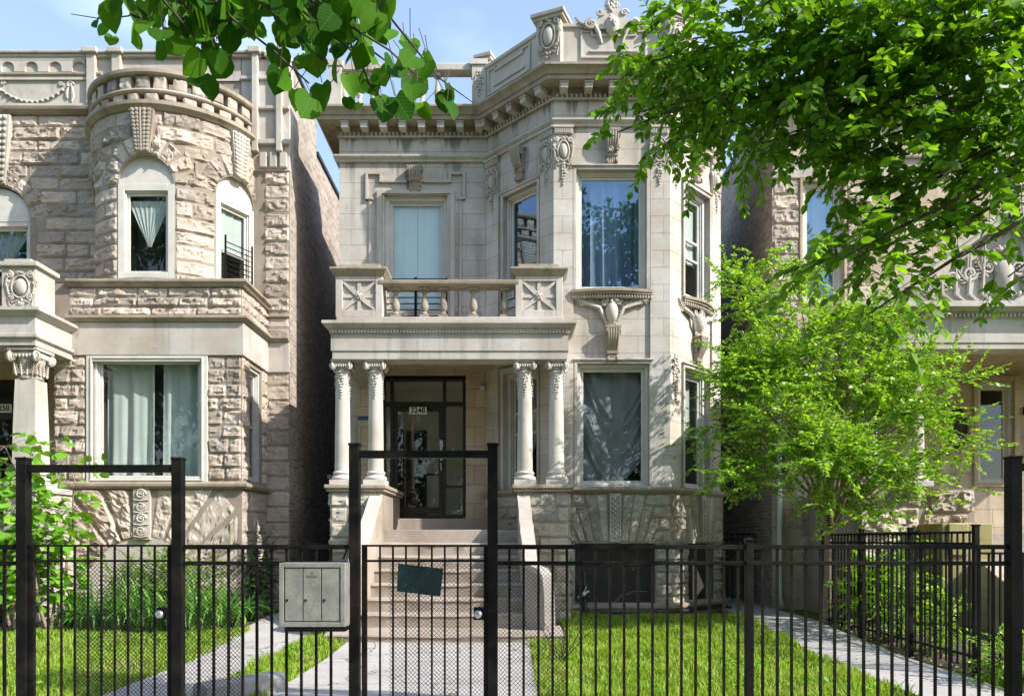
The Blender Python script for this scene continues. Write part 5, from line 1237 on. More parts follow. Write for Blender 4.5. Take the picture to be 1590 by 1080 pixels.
for sg in (-1, 1):
    for i in range(5):
        u = gx+sg*(.25+.3*i); zz = 5.58+.12*(4-i)*.8
        spiral(m, fG, u, zz+.1, .02, .13-.012*i, 1.5, sg*(1 if i % 2 else -1), .035); leafy(m, fG, u, zz-.05, .02, .35, PI/2-sg*(.9+.15*i), .06, 6, sg*.35)
    for i in range(7): m.ftube(fG, [(gx+sg*(.2+.22*i), .02, 5.52), (gx+sg*(.35+.22*i), .04, 5.62), (gx+sg*(.3+.24*i), .03, 5.56+max(.1, .9-.17*i))], [.03, .035, .015])
m.ell(fG, gx, .04, 5.95, .16, .09, .24, 0, 14, 8); blobs(m, fG, gx, 6.3, .03, .2, .15, 14, .06, rnd); blobs(m, fG, gx, 5.65, .03, .3, .1, 14, .06, rnd)
build(m, 'relief', 'carved', gb, smooth=60)
for i, x in enumerate((6.05, 6.85, 10.6)): ionic(HR, x, YPR+.25, 2.45, 4.74, .15, garland=False, seed=i+9)
m = MB(); m.wbox(6.9, 7.72, 12.4, 13.2, 0, 1.82); m.wbox(6.98, 7.3, 12.35, 12.4, 1.3, 1.82); mo = build(m, 'stone_block', 'moss', HR, bevel=.02); mo['label'] = 'green mossy stone block beside the steps'
# steps and cheek
m = MB()
for i in range(6): m.wbox(7.75, 10.2, 13.3-.30*i, YW, max(0, 1.68-.26*(i+1)), 1.68-.26*i)
build(m, 'step', 'step', HR, bevel=.015)
m = MB(); yy = [13.6, 13.0, 12.6, 12.2, 11.7, 11.2, 10.9]; zz = [1.86, 1.84, 1.25, 1.2, .95, .85, .82]
o = 0
for y, z in zip(yy, zz): m.v += [(7.40, y, 0), (7.76, y, 0), (7.76, y, z), (7.40, y, z)]
for i in range(len(yy)-1):
    for j in range(4): o = i*4; m.f.append((o+j, o+(j+1) % 4, o+4+(j+1) % 4, o+4+j))
m.f.append((0, 3, 2, 1)); o = (len(yy)-1)*4; m.f.append((o, o+1, o+2, o+3)); build(m, 'cheek_wall', 'porchwall', HR, smooth=None, bevel=.02)
m = MB(); m.wbox(7.76, 11, 11.0, 11.4, 0, .8); build(m, 'front_wall', 'porchwall', HR, smooth=None, bevel=.02)
# downspout
m = MB(); m.tube([(5.38, YW-.06, .22), (5.34, YW-.12, .30), (5.32, YW-.07, .45), (5.32, YW-.07, 5.2)], .055, 10)
for z in (.9, 1.9, 3.6): m.tube([(5.32, YW-.07, z), (5.32, YW-.07, z+.03)], .066, 10)
build(m, 'downspout', 'pipe', HR, smooth=50)
m = MB(); m.box(fM, 6.15, 6.3, .04, .12, 4.2, 4.35); m.box(fM, 10.2, 10.28, .02, .1, 4.05, 4.2); build(m, 'lamp_box', 'black', HR)
# ------------------------------------------------------------------ FENCES AND GATES (plane 6 m from the camera)
YF = 6.0; KF = 200.0
fx = lambda px: (px-CX)/KF
fz = lambda py: EYE+(HY-py)/KF
GZ = .0
def bar_obj(name, x0, x1, y0, y1, z0, z1, par, bevel=.003, mat='black'):
    m = MB(); m.wbox(x0, x1, y0, y1, z0, z1); return build(m, name, mat, par, smooth=None, bevel=bevel)
def mesh_panel(par, x0, x1, z0, z1, y, cw=.0167, ch=.034, name='expanded_mesh'):
    """diamond wire mesh of flattened zigzag strands"""
    m = MB(); n = int((x1-x0)/cw); r = int((z1-z0)/(ch/2)); t = .0018; hw = .0021
    for i in range(n):
        xc = x0+cw*(i+.5)
        for j in range(r):
            za = z0+ch/2*j; s = 1 if (i+j) % 2 == 0 else -1
            xa, xb = xc-s*cw/2, xc+s*cw/2
            m.add([(xa-hw, y-t, za), (xa+hw, y-t, za), (xb+hw, y-t, za+ch/2), (xb-hw, y-t, za+ch/2), (xa-hw, y+t, za), (xa+hw, y+t, za), (xb+hw, y+t, za+ch/2), (xb-hw, y+t, za+ch/2)],
                  [(0, 1, 2, 3), (7, 6, 5, 4), (0, 3, 7, 4), (1, 5, 6, 2)])
    return build(m, name, 'blackwire', par, smooth=None)
def picket_run(par, xs, z0, z1, y, w=.019):
    src = None
    for x in xs:
        if src is None:
            m = MB(); m.wbox(x-w/2, x+w/2, y-w/2, y+w/2, z0, z1); src = build(m, 'picket', 'black', par, smooth=None); x00 = x
        else:
            o = src.copy(); COL.objects.link(o); o.location = Vector(src.location)+Vector((x-x00, 0, 0))
def fence(px0, px1, pxs, label, group='black iron fence panels', posts=(), zt=1.515, zb=.06, yoff=0, capped=True):
    x0, x1 = fx(px0), fx(px1); t = thing('iron_fence', ((x0+x1)/2, YF, 0), label, 'fence', group)
    bar_obj('top_rail', x0, x1, YF-.018, YF+.018, zt-.036, zt, t); bar_obj('middle_rail', x0, x1, YF-.017, YF+.017, zt-.16, zt-.128, t); bar_obj('bottom_rail', x0, x1, YF-.017, YF+.017, zb+.05, zb+.08, t)
    picket_run(t, [fx(p) for p in pxs], zb, zt-.01, YF)
    for p in posts:
        x = fx(p); m = MB(); m.wbox(x-.03, x+.03, YF-.03, YF+.03, 0, zt+.03); ps = build(m, 'post', 'black', t, smooth=None, bevel=.003)
        m = MB(); m.wbox(x-.036, x+.036, YF-.036, YF+.036, zt+.03, zt+.042); m.add([(x-.03, YF-.03, zt+.042), (x+.03, YF-.03, zt+.042), (x+.03, YF+.03, zt+.042), (x-.03, YF+.03, zt+.042), (x, YF, zt+.06)], [(0, 1, 4), (1, 2, 4), (2, 3, 4), (3, 0, 4)]); build(m, 'post_cap', 'black', ps, smooth=None)
    return t
def portal(pxa, pxb, pytop, pyb, label, w=.08, left=True, right=True):
    a, b = fx(pxa), fx(pxb); t = thing('gate_portal', ((a+b)/2, YF, 0), label, 'gate frame', 'black steel gate portals')
    for x, on in ((a, left), (b, right)):
        if not on: continue
        m = MB(); m.wbox(x-w/2, x+w/2, YF-w/2, YF+w/2, 0, fz(pytop)); p = build(m, 'post', 'black', t, smooth=None, bevel=.005)
        m = MB(); m.wbox(x-w/2-.006, x+w/2+.006, YF-w/2-.006, YF+w/2+.006, fz(pytop), fz(pytop)+.02); build(m, 'post_cap', 'black', p, smooth=None, bevel=.006)
    bar_obj('lintel', a+w/2, b-w/2, YF-.03, YF+.03, fz(pyb), fz(pyb)+.058, t, .004)
    return t
def gate(pxa, pxb, label, npk, mesh=None, zt=1.515, lock=None, hinges='left', y=YF, thin=True):
    a, b = fx(pxa), fx(pxb); t = thing('iron_gate', ((a+b)/2, y, 0), label, 'gate', 'black iron gates'); w = .04
    bar_obj('stile', a, a+w, y-.018, y+.018, .05, zt, t); bar_obj('stile', b-w, b, y-.018, y+.018, .05, zt, t)
    bar_obj('top_rail', a+w, b-w, y-.01, y+.01, zt-.016, zt, t); bar_obj('middle_rail', a+w, b-w, y-.012, y+.012, zt-.135, zt-.117, t); bar_obj('bottom_rail', a+w, b-w, y-.012, y+.012, .06, .09, t)
    picket_run(t, [a+w+(b-a-2*w)*(i+1)/(npk+1) for i in range(npk)], .06, zt-.01, y, .014)
    if mesh: mesh_panel(t, fx(mesh[0]), fx(mesh[1]), .08, zt-.13, y+.018)
    hx = a if hinges == 'left' else b
    for z in (1.46, 1.38, .35): m = MB(); m.tube([(hx-.018 if hinges == 'left' else hx+.018, y-.01, z), (hx-.018 if hinges == 'left' else hx+.018, y-.01, z+.05)], .011, 8); build(m, 'hinge', 'black', t)
    if lock:
        lx, lz = fx(lock[0]), fz(lock[1]); m = MB(); m.wbox(lx-.035, lx+.045, y-.04, y+.03, lz-.045, lz+.05); lk = build(m, 'lock_box', 'black', t, smooth=None, bevel=.004)
        m = MB(); m.tube([(lx+.0, y-.04, lz), (lx, y-.065, lz)], [.012, .016], 12); m.ell(lambda u, d, z: (u, y-.075-d, z), lx, 0, lz, .033, .02, .033, 0, 16, 10); build(m, 'knob', 'metal', lk, smooth=70)
        m = MB(); m.wbox(lx+.05, lx+.12, y-.03, y-.018, lz-.08, lz+.1); build(m, 'latch_plate', 'black', lk, smooth=None)
    return t
fence(-60, 26, [-50, -28, -6, 7], 'short run of black iron fence beside the young broad leaved tree')
portal(37, 277, 714, 733, 'black steel gate portal standing before the turreted house')
gate(46, 269, 'iron gate with half its pickets meshed, before the turreted house', 9, (112, 262), lock=(254, 952))
fp = fence(287, 551, [309, 332, 355, 377, 399, 422, 445, 468, 491, 514], 'iron fence panel that carries the cream mailbox, between the two portals')
m = MB(); m.tube([(fx(533), YF, fz(868)), (fx(541), YF, fz(846))], .008, 5); o_ = build(m, 'picket', 'black', fp); o_['label'] = 'short bent picket'
mesh_panel(fp, fx(287), fx(380), .08, 1.36, YF+.02)
portal(551, 765, 692, 711, 'tall black steel gate portal centred on the stone steps')
gate(562, 759, 'closed mesh backed iron gate before the stone steps', 8, (604, 752), lock=(743, 952))
fr_ = fence(773, 1160, [791, 813, 836, 858, 880, 902, 925, 947, 969, 991, 1013, 1036, 1058, 1080, 1102, 1124, 1146], 'long iron fence panel with mesh at one end, beside the gate to the steps')
mesh_panel(fr_, fx(774), fx(880), .08, 1.36, YF+.02)
fence(1166, 1566, [1184, 1207, 1229, 1251, 1274, 1296, 1318, 1341, 1363, 1385, 1408, 1430, 1452, 1475, 1497, 1520, 1542], 'long iron fence panel with a capped post, before the leafy tree', posts=(1163,))
portal(1573, 1790, 712, 731, 'black steel gate portal cut by the frame, before the tan house', w=.09)
# side fence along the walk and its return
def side_fence():
    xA, yA, xB, yB = 5.28, 8.8, 5.32, 13.2
    t = thing('iron_fence', (xA, (yA+yB)/2, 0), 'iron fence running back along the concrete walk past the leafy tree', 'fence', 'black iron fence panels')
    n = 36; zt = 1.66
    def P(s, z): return (xA+(xB-xA)*s, yA+(yB-yA)*s, z)
    for nm, z in (('top_rail', zt-.02), ('middle_rail', zt-.15), ('bottom_rail', .22)):
        m = MB(); m.tube([P(0, z), P(1, z)], .02, 4); build(m, nm, 'black', t, smooth=None)
    src = None
    for i in range(1, n):
        if i in (12, 24): continue
        if src is None:
            m = MB(); m.tube([P(0, .08), P(0, zt-.02)], .013, 4); src = build(m, 'picket', 'black', t, smooth=None); base_l = Vector(src.location); src.location = base_l+Vector(P(i/n, 0))-Vector(P(0, 0))
        else: o = src.copy(); COL.objects.link(o); o.location = base_l+Vector(P(i/n, 0))-Vector(P(0, 0))
    for s, h in ((0, 1.71), (1/3, 1.70), (2/3, 1.70), (1, 1.70)):
        x, y, _ = P(s, 0); m = MB(); m.wbox(x-.03, x+.03, y-.03, y+.03, 0, h); p = build(m, 'post', 'black', t, smooth=None, bevel=.004)
        m = MB(); m.wbox(x-.036, x+.036, y-.036, y+.036, h, h+.02); build(m, 'post_cap', 'black', p, smooth=None)
    t2 = thing('iron_fence', (6, yA, 0), 'low iron fence across the front of the tan house yard', 'fence', 'black iron fence panels')
    for nm, z in (('top_rail', 1.40), ('middle_rail', 1.27), ('bottom_rail', .2)):
        m = MB(); m.tube([(xA+.03, yA, z), (9.5, yA, z)], .018, 4); build(m, nm, 'black', t2, smooth=None)
    picket_run(t2, [xA+.15+.13*i for i in range(22)], .08, 1.4, yA, .02)
side_fence()
# gangway gate between the houses, right
def gang(x0, x1, y, zt, label):
    t = thing('gangway_gate', ((x0+x1)/2, y, 0), label, 'gate', 'gates across the gangways')
    for z in (zt, zt-.12, .35): m = MB(); m.tube([(x0, y, z), (x1, y, z)], .018, 4); build(m, 'rail', 'black', t, smooth=None)
    picket_run(t, [x0+.03+(x1-x0-.06)*i/8 for i in range(9)], .25, zt, y, .018)
gang(4.2, 5.18, YW+1.0, 1.68, 'black iron gate across the narrow gangway beside the downspout')
t = thing('gangway_gate', (-3.95, YW+1.8, 0), 'grey boarded gate deep in the dark gangway by the turreted house', 'gate', 'gates across the gangways')
m = MB(); m.wbox(-4.0, -3.47, YW+1.5, YW+1.56, .2, 2.9); build(m, 'board_panel', 'maildark', t, bevel=.01); m = MB(); m.wbox(-4.05, -3.46, YW+1.48, YW+1.58, 2.9, 2.98); build(m, 'top_rail', 'framegrey', t)
# ------------------------------------------------------------------ mailbox, dark sheet sign
mbx = thing('mailbox', (fx(495), YF-.1, fz(972)), 'weathered cream cluster mailbox with three locked doors hung on the fence', 'mailbox')
fB = Fr(0, YF-.20); a, b, c, d = fx(446), fx(545), fz(968), fz(872)
m = MB(); m.box(fB, a, b, -.16, 0, c, d); body = build(m, 'body', 'mail', mbx, smooth=None, bevel=.006)
m = MB(); m.ring(fB, a+.0, b-.0, c, d, .035, 0, .016); build(m, 'frame', 'mail', body, smooth=None, bevel=.004)
w3 = (b-a-.08)/3
for i in range(3):
    x0 = a+.04+w3*i; m = MB(); m.box(fB, x0+.003, x0+w3-.003, .001, .008, c+.045, d-.042); dd = build(m, 'mail_door', 'mail', body, smooth=None, bevel=.002)
    m = MB(); q_ = x0+.02 if i < 1 else x0+.022; m.tube([fB(q_, .008, c+.20), fB(q_, .014, c+.20)], .010, 10); m.box(fB, x0+.0, x0+.0015, .0, .0085, c+.045, d-.042); build(m, 'door_lock', 'bronze', dd)
m = MB(); m.tube([fB(a+.04+w3*1.5, .008, d-.075), fB(a+.04+w3*1.5, .0095, d-.075)], .009, 12); m.box(fB, a+.04+w3*1.22, a+.04+w3*1.78, .008, .0105, d-.108, d-.094); build(m, 'slot_plate', 'maildark', body)
m = MB(); m.box(fB, a+.04, b, -.17, .01, c-.035, c-.008); build(m, 'shelf_bar', 'black', body, smooth=None)
m = MB()
for x in (a+.1, b-.1): m.box(fB, x-.01, x+.01, -.22, -.16, c+.1, d-.1)
build(m, 'bracket', 'black', body, smooth=None)
sg2 = thing('gate_sign', (fx(652), YF-.03, fz(900)), 'tilted dark teal blank sheet tied to the mesh of the middle gate', 'sign')
m = MB(); P = [(619, 874), (689, 882), (684, 925), (617, 917)]; n_ = 10
for k, yy in enumerate((YF-.028, YF-.022)):
    for j in range(n_+1):
        for i in range(n_+1):
            s, t_2 = i/n_, j/n_; X = (P[0][0]*(1-s)+P[1][0]*s)*(1-t_2)+(P[3][0]*(1-s)+P[2][0]*s)*t_2; Y_ = (P[0][1]*(1-s)+P[1][1]*s)*(1-t_2)+(P[3][1]*(1-s)+P[2][1]*s)*t_2
            m.v.append((fx(X), yy-.006*noise.noise(Vector((s*3, t_2*3, 1))), fz(Y_)))
    o = k*(n_+1)**2
    for j in range(n_):
        for i in range(n_): q_ = o+j*(n_+1)+i; m.f.append((q_, q_+1, q_+n_+2, q_+n_+1))
build(m, 'sheet', 'sign', sg2, smooth=180)
for px, py in ((620, 876), (687, 884)):
    m = MB(); m.tube([(fx(px), YF-.03, fz(py)), (fx(px), YF-.035, fz(py)+.012), (fx(px), YF+.02, fz(py)+.015)], .0022, 5); build(m, 'cable_tie', 'ink', sg2)
# ------------------------------------------------------------------ small things on the ground
def rubble_block(name, corners, h, mat, label, cat, seed):
    m = MB(); (x0, y0), (x1, y1) = corners; fr = Fr(x0, y0, x1-x0, y1-y0); L = math.hypot(x1-x0, y1-y0); n = 12; prof = [(-.12, 0), (-.12, h*.8), (-.09, h), (.07, h), (.11, h*.85), (.12, 0)]
    for i in range(n+1):
        for j, (d_, z) in enumerate(prof):
            w = .014*noise.noise(Vector((i*.7, j*1.3, seed))); P = fr(L*i/n+(w if i in (0, n) else 0), d_+w, z+(w if 0 < j < 5 else 0)); m.v.append((P[0], P[1], P[2]+g_z(P[0], P[1])))
    k = len(prof)
    for i in range(n):
        for j in range(k-1): a_ = i*k+j; m.f.append((a_, a_+1, a_+k+1, a_+k))
    m.f.append(tuple(range(k))); m.f.append(tuple(range(n*k+k-1, n*k-1, -1)))
    o = build(m, name, mat, None, None, 40); return tag(o, label, cat)
rubble_block('concrete_block', [(-2.95, 7.30), (-2.42, 8.0)], .19, 'kerb', 'worn grey concrete kerb block lying at the edge of the centre walk', 'block', 3)
m = MB(); m.tube([(1.30, YB-.13, .98), (1.30, YB-.16, .55), (1.32, YB-.2, .25)], .045, 8); m.tube([(1.20, YB-.2, .62), (1.42, YB-.24, .50)], .02, 8)
gp = thing('meter_pipe', (1.3, YB-.15, .2), 'dark gas pipe with grey valve against the bay base', 'pipe'); build(m, 'pipe', 'hose', gp); m = MB(); m.tube([(1.18, YB-.24, .52), (1.38, YB-.27, .64)], .022, 8); m.tube([(1.22, YB-.26, .45), (1.34, YB-.22, .72)], .014, 8); m.ell(WF, 1.28, -(YB-.27), .58, .04, .04, .04); build(m, 'valve', 'kerb', gp, smooth=60)
m = MB(); m.tube([(1.35, YB-.22, .27), (1.9, YB-.27, .25), (2.6, YB-.24, .26), (2.95, YB-.2, .26), (3.5, YB+.35, .27), (4.1, YB+.95, .27), (4.28, YB+1.0, .24)], .032, 8); tag(build(m, 'black_hose', 'hose'), 'black hose lying along the sill of the bay base', 'hose')
m = MB(); m.tube([(1.75, YB-.3, .36), (1.95, YB-.3, .56), (2.2, YB-.3, .64), (2.42, YB-.3, .63)], .004, 5); tag(build(m, 'bent_wire', 'kerb'), 'thin bent wire standing in front of the basement board', 'wire')
# ------------------------------------------------------------------ FOLIAGE
def rot_from(d, up_hint, roll):
    """numpy: rows of rotation matrices whose y axis is d"""
    d = d/np.linalg.norm(d, axis=1, keepdims=True)
    x = np.cross(d, up_hint); l = np.linalg.norm(x, axis=1, keepdims=True); x = np.where(l < 1e-3, [[1., 0, 0]], x/np.maximum(l, 1e-6)); z = np.cross(x, d)
    c, s = np.cos(roll)[:, None], np.sin(roll)[:, None]
    return x*c+z*s, d, z*c-x*s
TEMPL = {
 'oval': ([(0, 0, 0), (-.24, .3, .06), (-.26, .6, .05), (0, 1, -.05), (.26, .6, .05), (.24, .3, .06), (0, .35, -.02), (0, .65, -.02)], [(0, 6, 1), (1, 6, 7, 2), (2, 7, 3), (0, 5, 6), (5, 4, 7, 6), (4, 3, 7)]),
 'small': ([(0, 0, 0), (-.24, .45, .05), (0, 1, -.03), (.24, .45, .05)], [(0, 3, 2, 1)]),
 'heart': ([(0, .06, 0), (-.26, -.06, .03), (-.46, .12, .06), (-.50, .42, .07), (-.36, .74, .03), (0, 1.02, -.10), (.36, .74, .03), (.50, .42, .07), (.46, .12, .06), (.26, -.06, .03), (0, .4, -.03), (0, .7, -.05)], [(0, 10, 2, 1), (10, 3, 2), (10, 11, 4, 3), (11, 5, 4), (0, 9, 8, 10), (10, 8, 7), (10, 7, 6, 11), (11, 6, 5)]),
}
def leaves_mesh(name, pos, dirs, size, kind, mat, parent, seed=0, normal_up=1.0, upv=(0, 0, 1.)):
    """pos (N,3), dirs (N,3), size (N,)"""
    rs = np.random.RandomState(seed); T, Fc = TEMPL[kind]; T = np.array(T); n = len(pos)
    up = np.tile(upv, (n, 1))+rs.normal(0, .45/normal_up, (n, 3))
    x, y, z = rot_from(dirs, up, rs.normal(0, .5, n))
    curl = rs.uniform(.4, 1.8, n)
    V = pos[:, None, :]+size[:, None, None]*(T[None, :, 0:1]*x[:, None, :]*rs.uniform(.8, 1.15, n)[:, None, None]+T[None, :, 1:2]*y[:, None, :]+T[None, :, 2:3]*curl[:, None, None]*z[:, None, :])
    V = V.reshape(-1, 3); m = len(T)
    lens = [len(f) for f in Fc]; flat = np.concatenate([np.array(f) for f in Fc]); nl = len(flat)
    vi = (flat[None, :]+(np.arange(n)*m)[:, None]).ravel(); lt = np.tile(lens, n); ls = np.concatenate([[0], np.cumsum(lt)[:-1]])
    me = bpy.data.meshes.new(name); me.vertices.add(len(V)); me.vertices.foreach_set('co', V.ravel())
    me.loops.add(len(vi)); me.loops.foreach_set('vertex_index', vi.astype(np.int32)); me.polygons.add(len(lt)); me.polygons.foreach_set('loop_start', ls.astype(np.int32)); me.polygons.foreach_set('loop_total', lt.astype(np.int32))
    lay = me.uv_layers.new(name='UVMap'); tuv = T[:, :2]; lay.data.foreach_set('uv', np.tile(tuv, (n, 1))[vi].ravel())
    me.update(calc_edges=True)
    if kind != 'small': me.polygons.foreach_set('use_smooth', [True]*len(me.polygons))
    me.materials.append(M[mat]); o = bpy.data.objects.new(name, me); COL.objects.link(o)
    if parent is not None: o.parent = parent; o.location = -world_loc(parent)
    return o
def spray_tree(rs, blobs_, n_twig, leaf_len, per, twig_len, droop, spacing=.035, wood=None, side=.7, shell=.45, out=1.0, twig_r=.003, joint=None):
    """leafy twigs inside ellipsoids [(centre, radii, weight)]"""
    P, D, S = [], [], []
    w = np.array([b[2]*b[1][0]*b[1][1]*b[1][2] if len(b) < 4 else b[3] for b in blobs_]); w = w/w.sum()
    for c, r, *_ in [(b[0], b[1]) for b in blobs_]: pass
    idx = rs.choice(len(blobs_), n_twig, p=w)
    for bi in idx:
        c, r = Vector(blobs_[bi][0]), blobs_[bi][1]
        v = rs.normal(0, 1, 3); v /= np.linalg.norm(v); q = (shell+(1-shell)*rs.rand())
        p = c+Vector((v[0]*r[0]*q, v[1]*r[1]*q, v[2]*r[2]*q))
        d = Vector((v[0], v[1], v[2]*.6))*out+Vector(rs.normal(0, .5, 3)); d.z += .15
        d.normalize(); L = twig_len*rs.uniform(.6, 1.3); n = max(3, int(L/spacing)); pts = [p.copy()]
        sd = 1
        for k in range(n):
            d = (d+Vector((0, 0, -droop*spacing*6))+Vector(rs.normal(0, .06, 3))).normalized(); p = p+d*spacing*L/(n*spacing); pts.append(p.copy())
            s_ = d.cross(Vector((0, 0, 1))); s_ = s_.normalized() if s_.length > .05 else Vector((1, 0, 0)); sd = -sd
            for _ in range(per):
                dd = d*.55+s_*sd*side+Vector((0, 0, -.18*droop*3))+Vector(rs.normal(0, .22, 3))
                P.append(tuple(p)); D.append(tuple(dd)); S.append(leaf_len*rs.uniform(.65, 1.2)*(1-.25*k/n)); 
                if per > 1: sd = -sd
        P.append(tuple(p)); D.append(tuple(d)); S.append(leaf_len*.8)
        if wood is not None: wood.tube([pts[0], pts[len(pts)//2], pts[-1]], [twig_r*1.6, twig_r*1.2, twig_r*.6], 3, False)
    return np.array(P), np.array(D), np.array(S)
def limb(mb, a, b, r0, r1, rs, n=7, sag=.0, wob=.05, seg=7):
    a, b = Vector(a), Vector(b); L = (b-a).length; pts = []; rr = []
    for i in range(n+1):
        t = i/n; p = a.lerp(b, t); e = math.sin(PI*t)
        p += Vector((rs.normal(0, wob*L*.25), rs.normal(0, wob*L*.25), sag*L*e+rs.normal(0, wob*L*.15)))*(1 if 0 < i < n else 0)
        pts.append(p); rr.append(r0+(r1-r0)*t)
    mb.tube(pts, rr, seg); return pts
# --- small bright tree by the walk
rs = np.random.RandomState(5)
TB = Vector((5.35, 13.1, .15))
st = thing('leafy_tree', TB, 'bright lime green bushy tree between the pale house and the tan house', 'tree')
wood = MB(); tw_ = MB()
core = at(1290, 790, 12.9)
limb(wood, TB, core, .085, .06, rs, wob=.04, seg=10)
def bl(px, py, Y, rx, ry, rd=.6, w=1.0):
    k = F/Y; return (at(px, py, Y), (rx/k, rd, ry/k), w)
B1 = [bl(1185, 470, 12.6, 75, 65, .5), bl(1240, 430, 12.8, 60, 45, .4), bl(1290, 520, 12.2, 90, 70, .6), bl(1200, 560, 12.0, 90, 60, .6), bl(1130, 590, 12.2, 55, 60, .45), bl(1110, 660, 12.3, 35, 45, .3),
      bl(1200, 650, 11.6, 100, 70, .6), bl(1330, 600, 11.9, 110, 60, .6), bl(1430, 560, 12.3, 70, 45, .5), bl(1400, 640, 11.7, 100, 55, .6), bl(1480, 590, 12.2, 45, 30, .3, .5), bl(1475, 700, 12.0, 60, 40, .35, .8),
      bl(1300, 700, 11.3, 110, 60, .6), bl(1400, 740, 11.6, 90, 45, .5), bl(1190, 730, 11.8, 75, 45, .4), bl(1120, 740, 12.2, 40, 28, .3, .7), bl(1300, 780, 11.8, 75, 40, .4), bl(1480, 765, 12.0, 50, 22, .3, .6), bl(1390, 505, 12.6, 60, 40, .4), bl(1360, 790, 12.2, 60, 28, .3, .7), bl(1120, 430, 12.9, 30, 30, .3, .5), bl(1520, 690, 12.1, 28, 14, .2, .5)]
B1s = []
for c, r, w_ in B1:
    B1s.append((c, (r[0]*.55, r[1]*.6, r[2]*.42), w_))
    for _ in range(4):
        B1s.append((Vector(c)+Vector((rs.uniform(-.8, .8)*r[0], rs.uniform(-.8, .8)*r[1], rs.uniform(-.75, .75)*r[2])), (r[0]*.42, r[1]*.4, r[2]*.22), w_))
for c, r, w_ in B1:
    e = Vector(c)+Vector((rs.normal(0, .1), rs.normal(0, .1), r[2]*.2)); mid = core.lerp(e, .35)+Vector((0, 0, .35))
    limb(wood, core-Vector((0, 0, rs.uniform(0, .5))), mid, .035, .022, rs, 5, wob=.06, seg=6); limb(wood, mid, e, .022, .008, rs, 5, wob=.05, seg=5)
    for _ in range(5):
        v = Vector(rs.normal(0, 1, 3)).normalized(); limb(wood, e, e+Vector((v.x*r[0], v.y*r[1], v.z*r[2]))*.8, .008, .003, rs, 3, wob=.08, seg=4)
P_, D__, S_ = spray_tree(rs, B1s, 1850, .10, 2, .46, .10, .044, tw_, .8, .3, 1.0, .0025)
leaves_mesh('crown', P_, D__, S_, 'small', 'leaf_lime', st, 5)
build(wood, 'trunk', 'palebark', st, smooth=60); build(tw_, 'twigs_foliage', 'twig', st)
# --- street tree overhanging on the right
rs = np.random.RandomState(9)
ST = Vector((7.2, 4.2, 0)); tr2 = thing('street_tree', ST, 'big dark leaved street tree whose drooping boughs hang in over the tan house', 'tree')
wood = MB(); tw_ = MB(); fork = Vector((6.4, 4.6, 4.6)); limb(wood, ST, fork, .26, .2, rs, wob=.02, seg=14)
B2 = [bl(1010, 95, 5.6, 55, 50, .3, .8), bl(985, 175, 5.6, 45, 30, .2, .8), bl(960, 205, 5.6, 28, 16, .15, .8), bl(1075, 60, 5.6, 60, 60, .4), bl(1090, 160, 5.6, 60, 50, .35), bl(1050, 215, 5.5, 45, 25, .25, .7), bl(1170, 60, 5.4, 90, 60, .5), bl(1180, 150, 5.3, 80, 50, .4), bl(1175, 225, 5.2, 45, 30, .25, .9),
      bl(1290, 50, 5.1, 90, 70, .5), bl(1400, 60, 4.9, 100, 80, .5), bl(1520, 60, 4.8, 100, 90, .5), bl(1290, 150, 5.0, 80, 50, .4), bl(1400, 170, 4.9, 90, 60, .5), bl(1520, 190, 4.8, 90, 80, .5), bl(1330, 230, 4.9, 60, 40, .3), bl(1430, 280, 4.8, 80, 60, .4), bl(1540, 290, 4.7, 70, 40, .4, .5), bl(1350, 330, 4.8, 60, 60, .3), bl(1310, 400, 4.7, 38, 45, .2), bl(1370, 420, 4.7, 50, 60, .3), bl(1345, 490, 4.6, 28, 30, .15, .9), bl(1420, 360, 4.8, 50, 40, .3, .7), bl(1490, 400, 5.4, 30, 35, .2, .3), bl(1565, 430, 5.3, 35, 35, .2, .4), bl(1235, 205, 5.1, 50, 35, .25, .8), bl(1560, 250, 4.6, 60, 60, .3)]
for k_, (c, r, w_) in enumerate(B2):
    if True:
        e = Vector(c); mid = fork.lerp(e, .55)+Vector((0, 0, .45)); limb(wood, mid, e, .022, .006, rs, 6, wob=.04, seg=5); limb(wood, fork, mid, .06, .022, rs, 5, wob=.04, seg=7)
# upper crown outside the frame so the shade and reflections hold together
B2b = [((5.2, 4.6, 7.0), (2.2, 2.0, 1.3), 1, 0.0)]
P_, D__, S_ = spray_tree(rs, B2[:9], 260, .088, 2, .36, .5, .040, tw_, .7, .25, .8, .002)
leaves_mesh('crown', P_, D__, S_, 'oval', 'leaf_street', tr2, 6)
P_, D__, S_ = spray_tree(rs, [(c, (r[0], r[1]*.6, r[2]), w) for c, r, w in B2[9:]], 490, .100, 2, .36, .42, .046, tw_, .7, .15, .8, .002)
leaves_mesh('crown', P_, D__, S_, 'oval', 'leaf_street', tr2, 7)
build(wood, 'trunk', 'bark', tr2, smooth=60); build(tw_, 'twigs_foliage', 'twig', tr2)
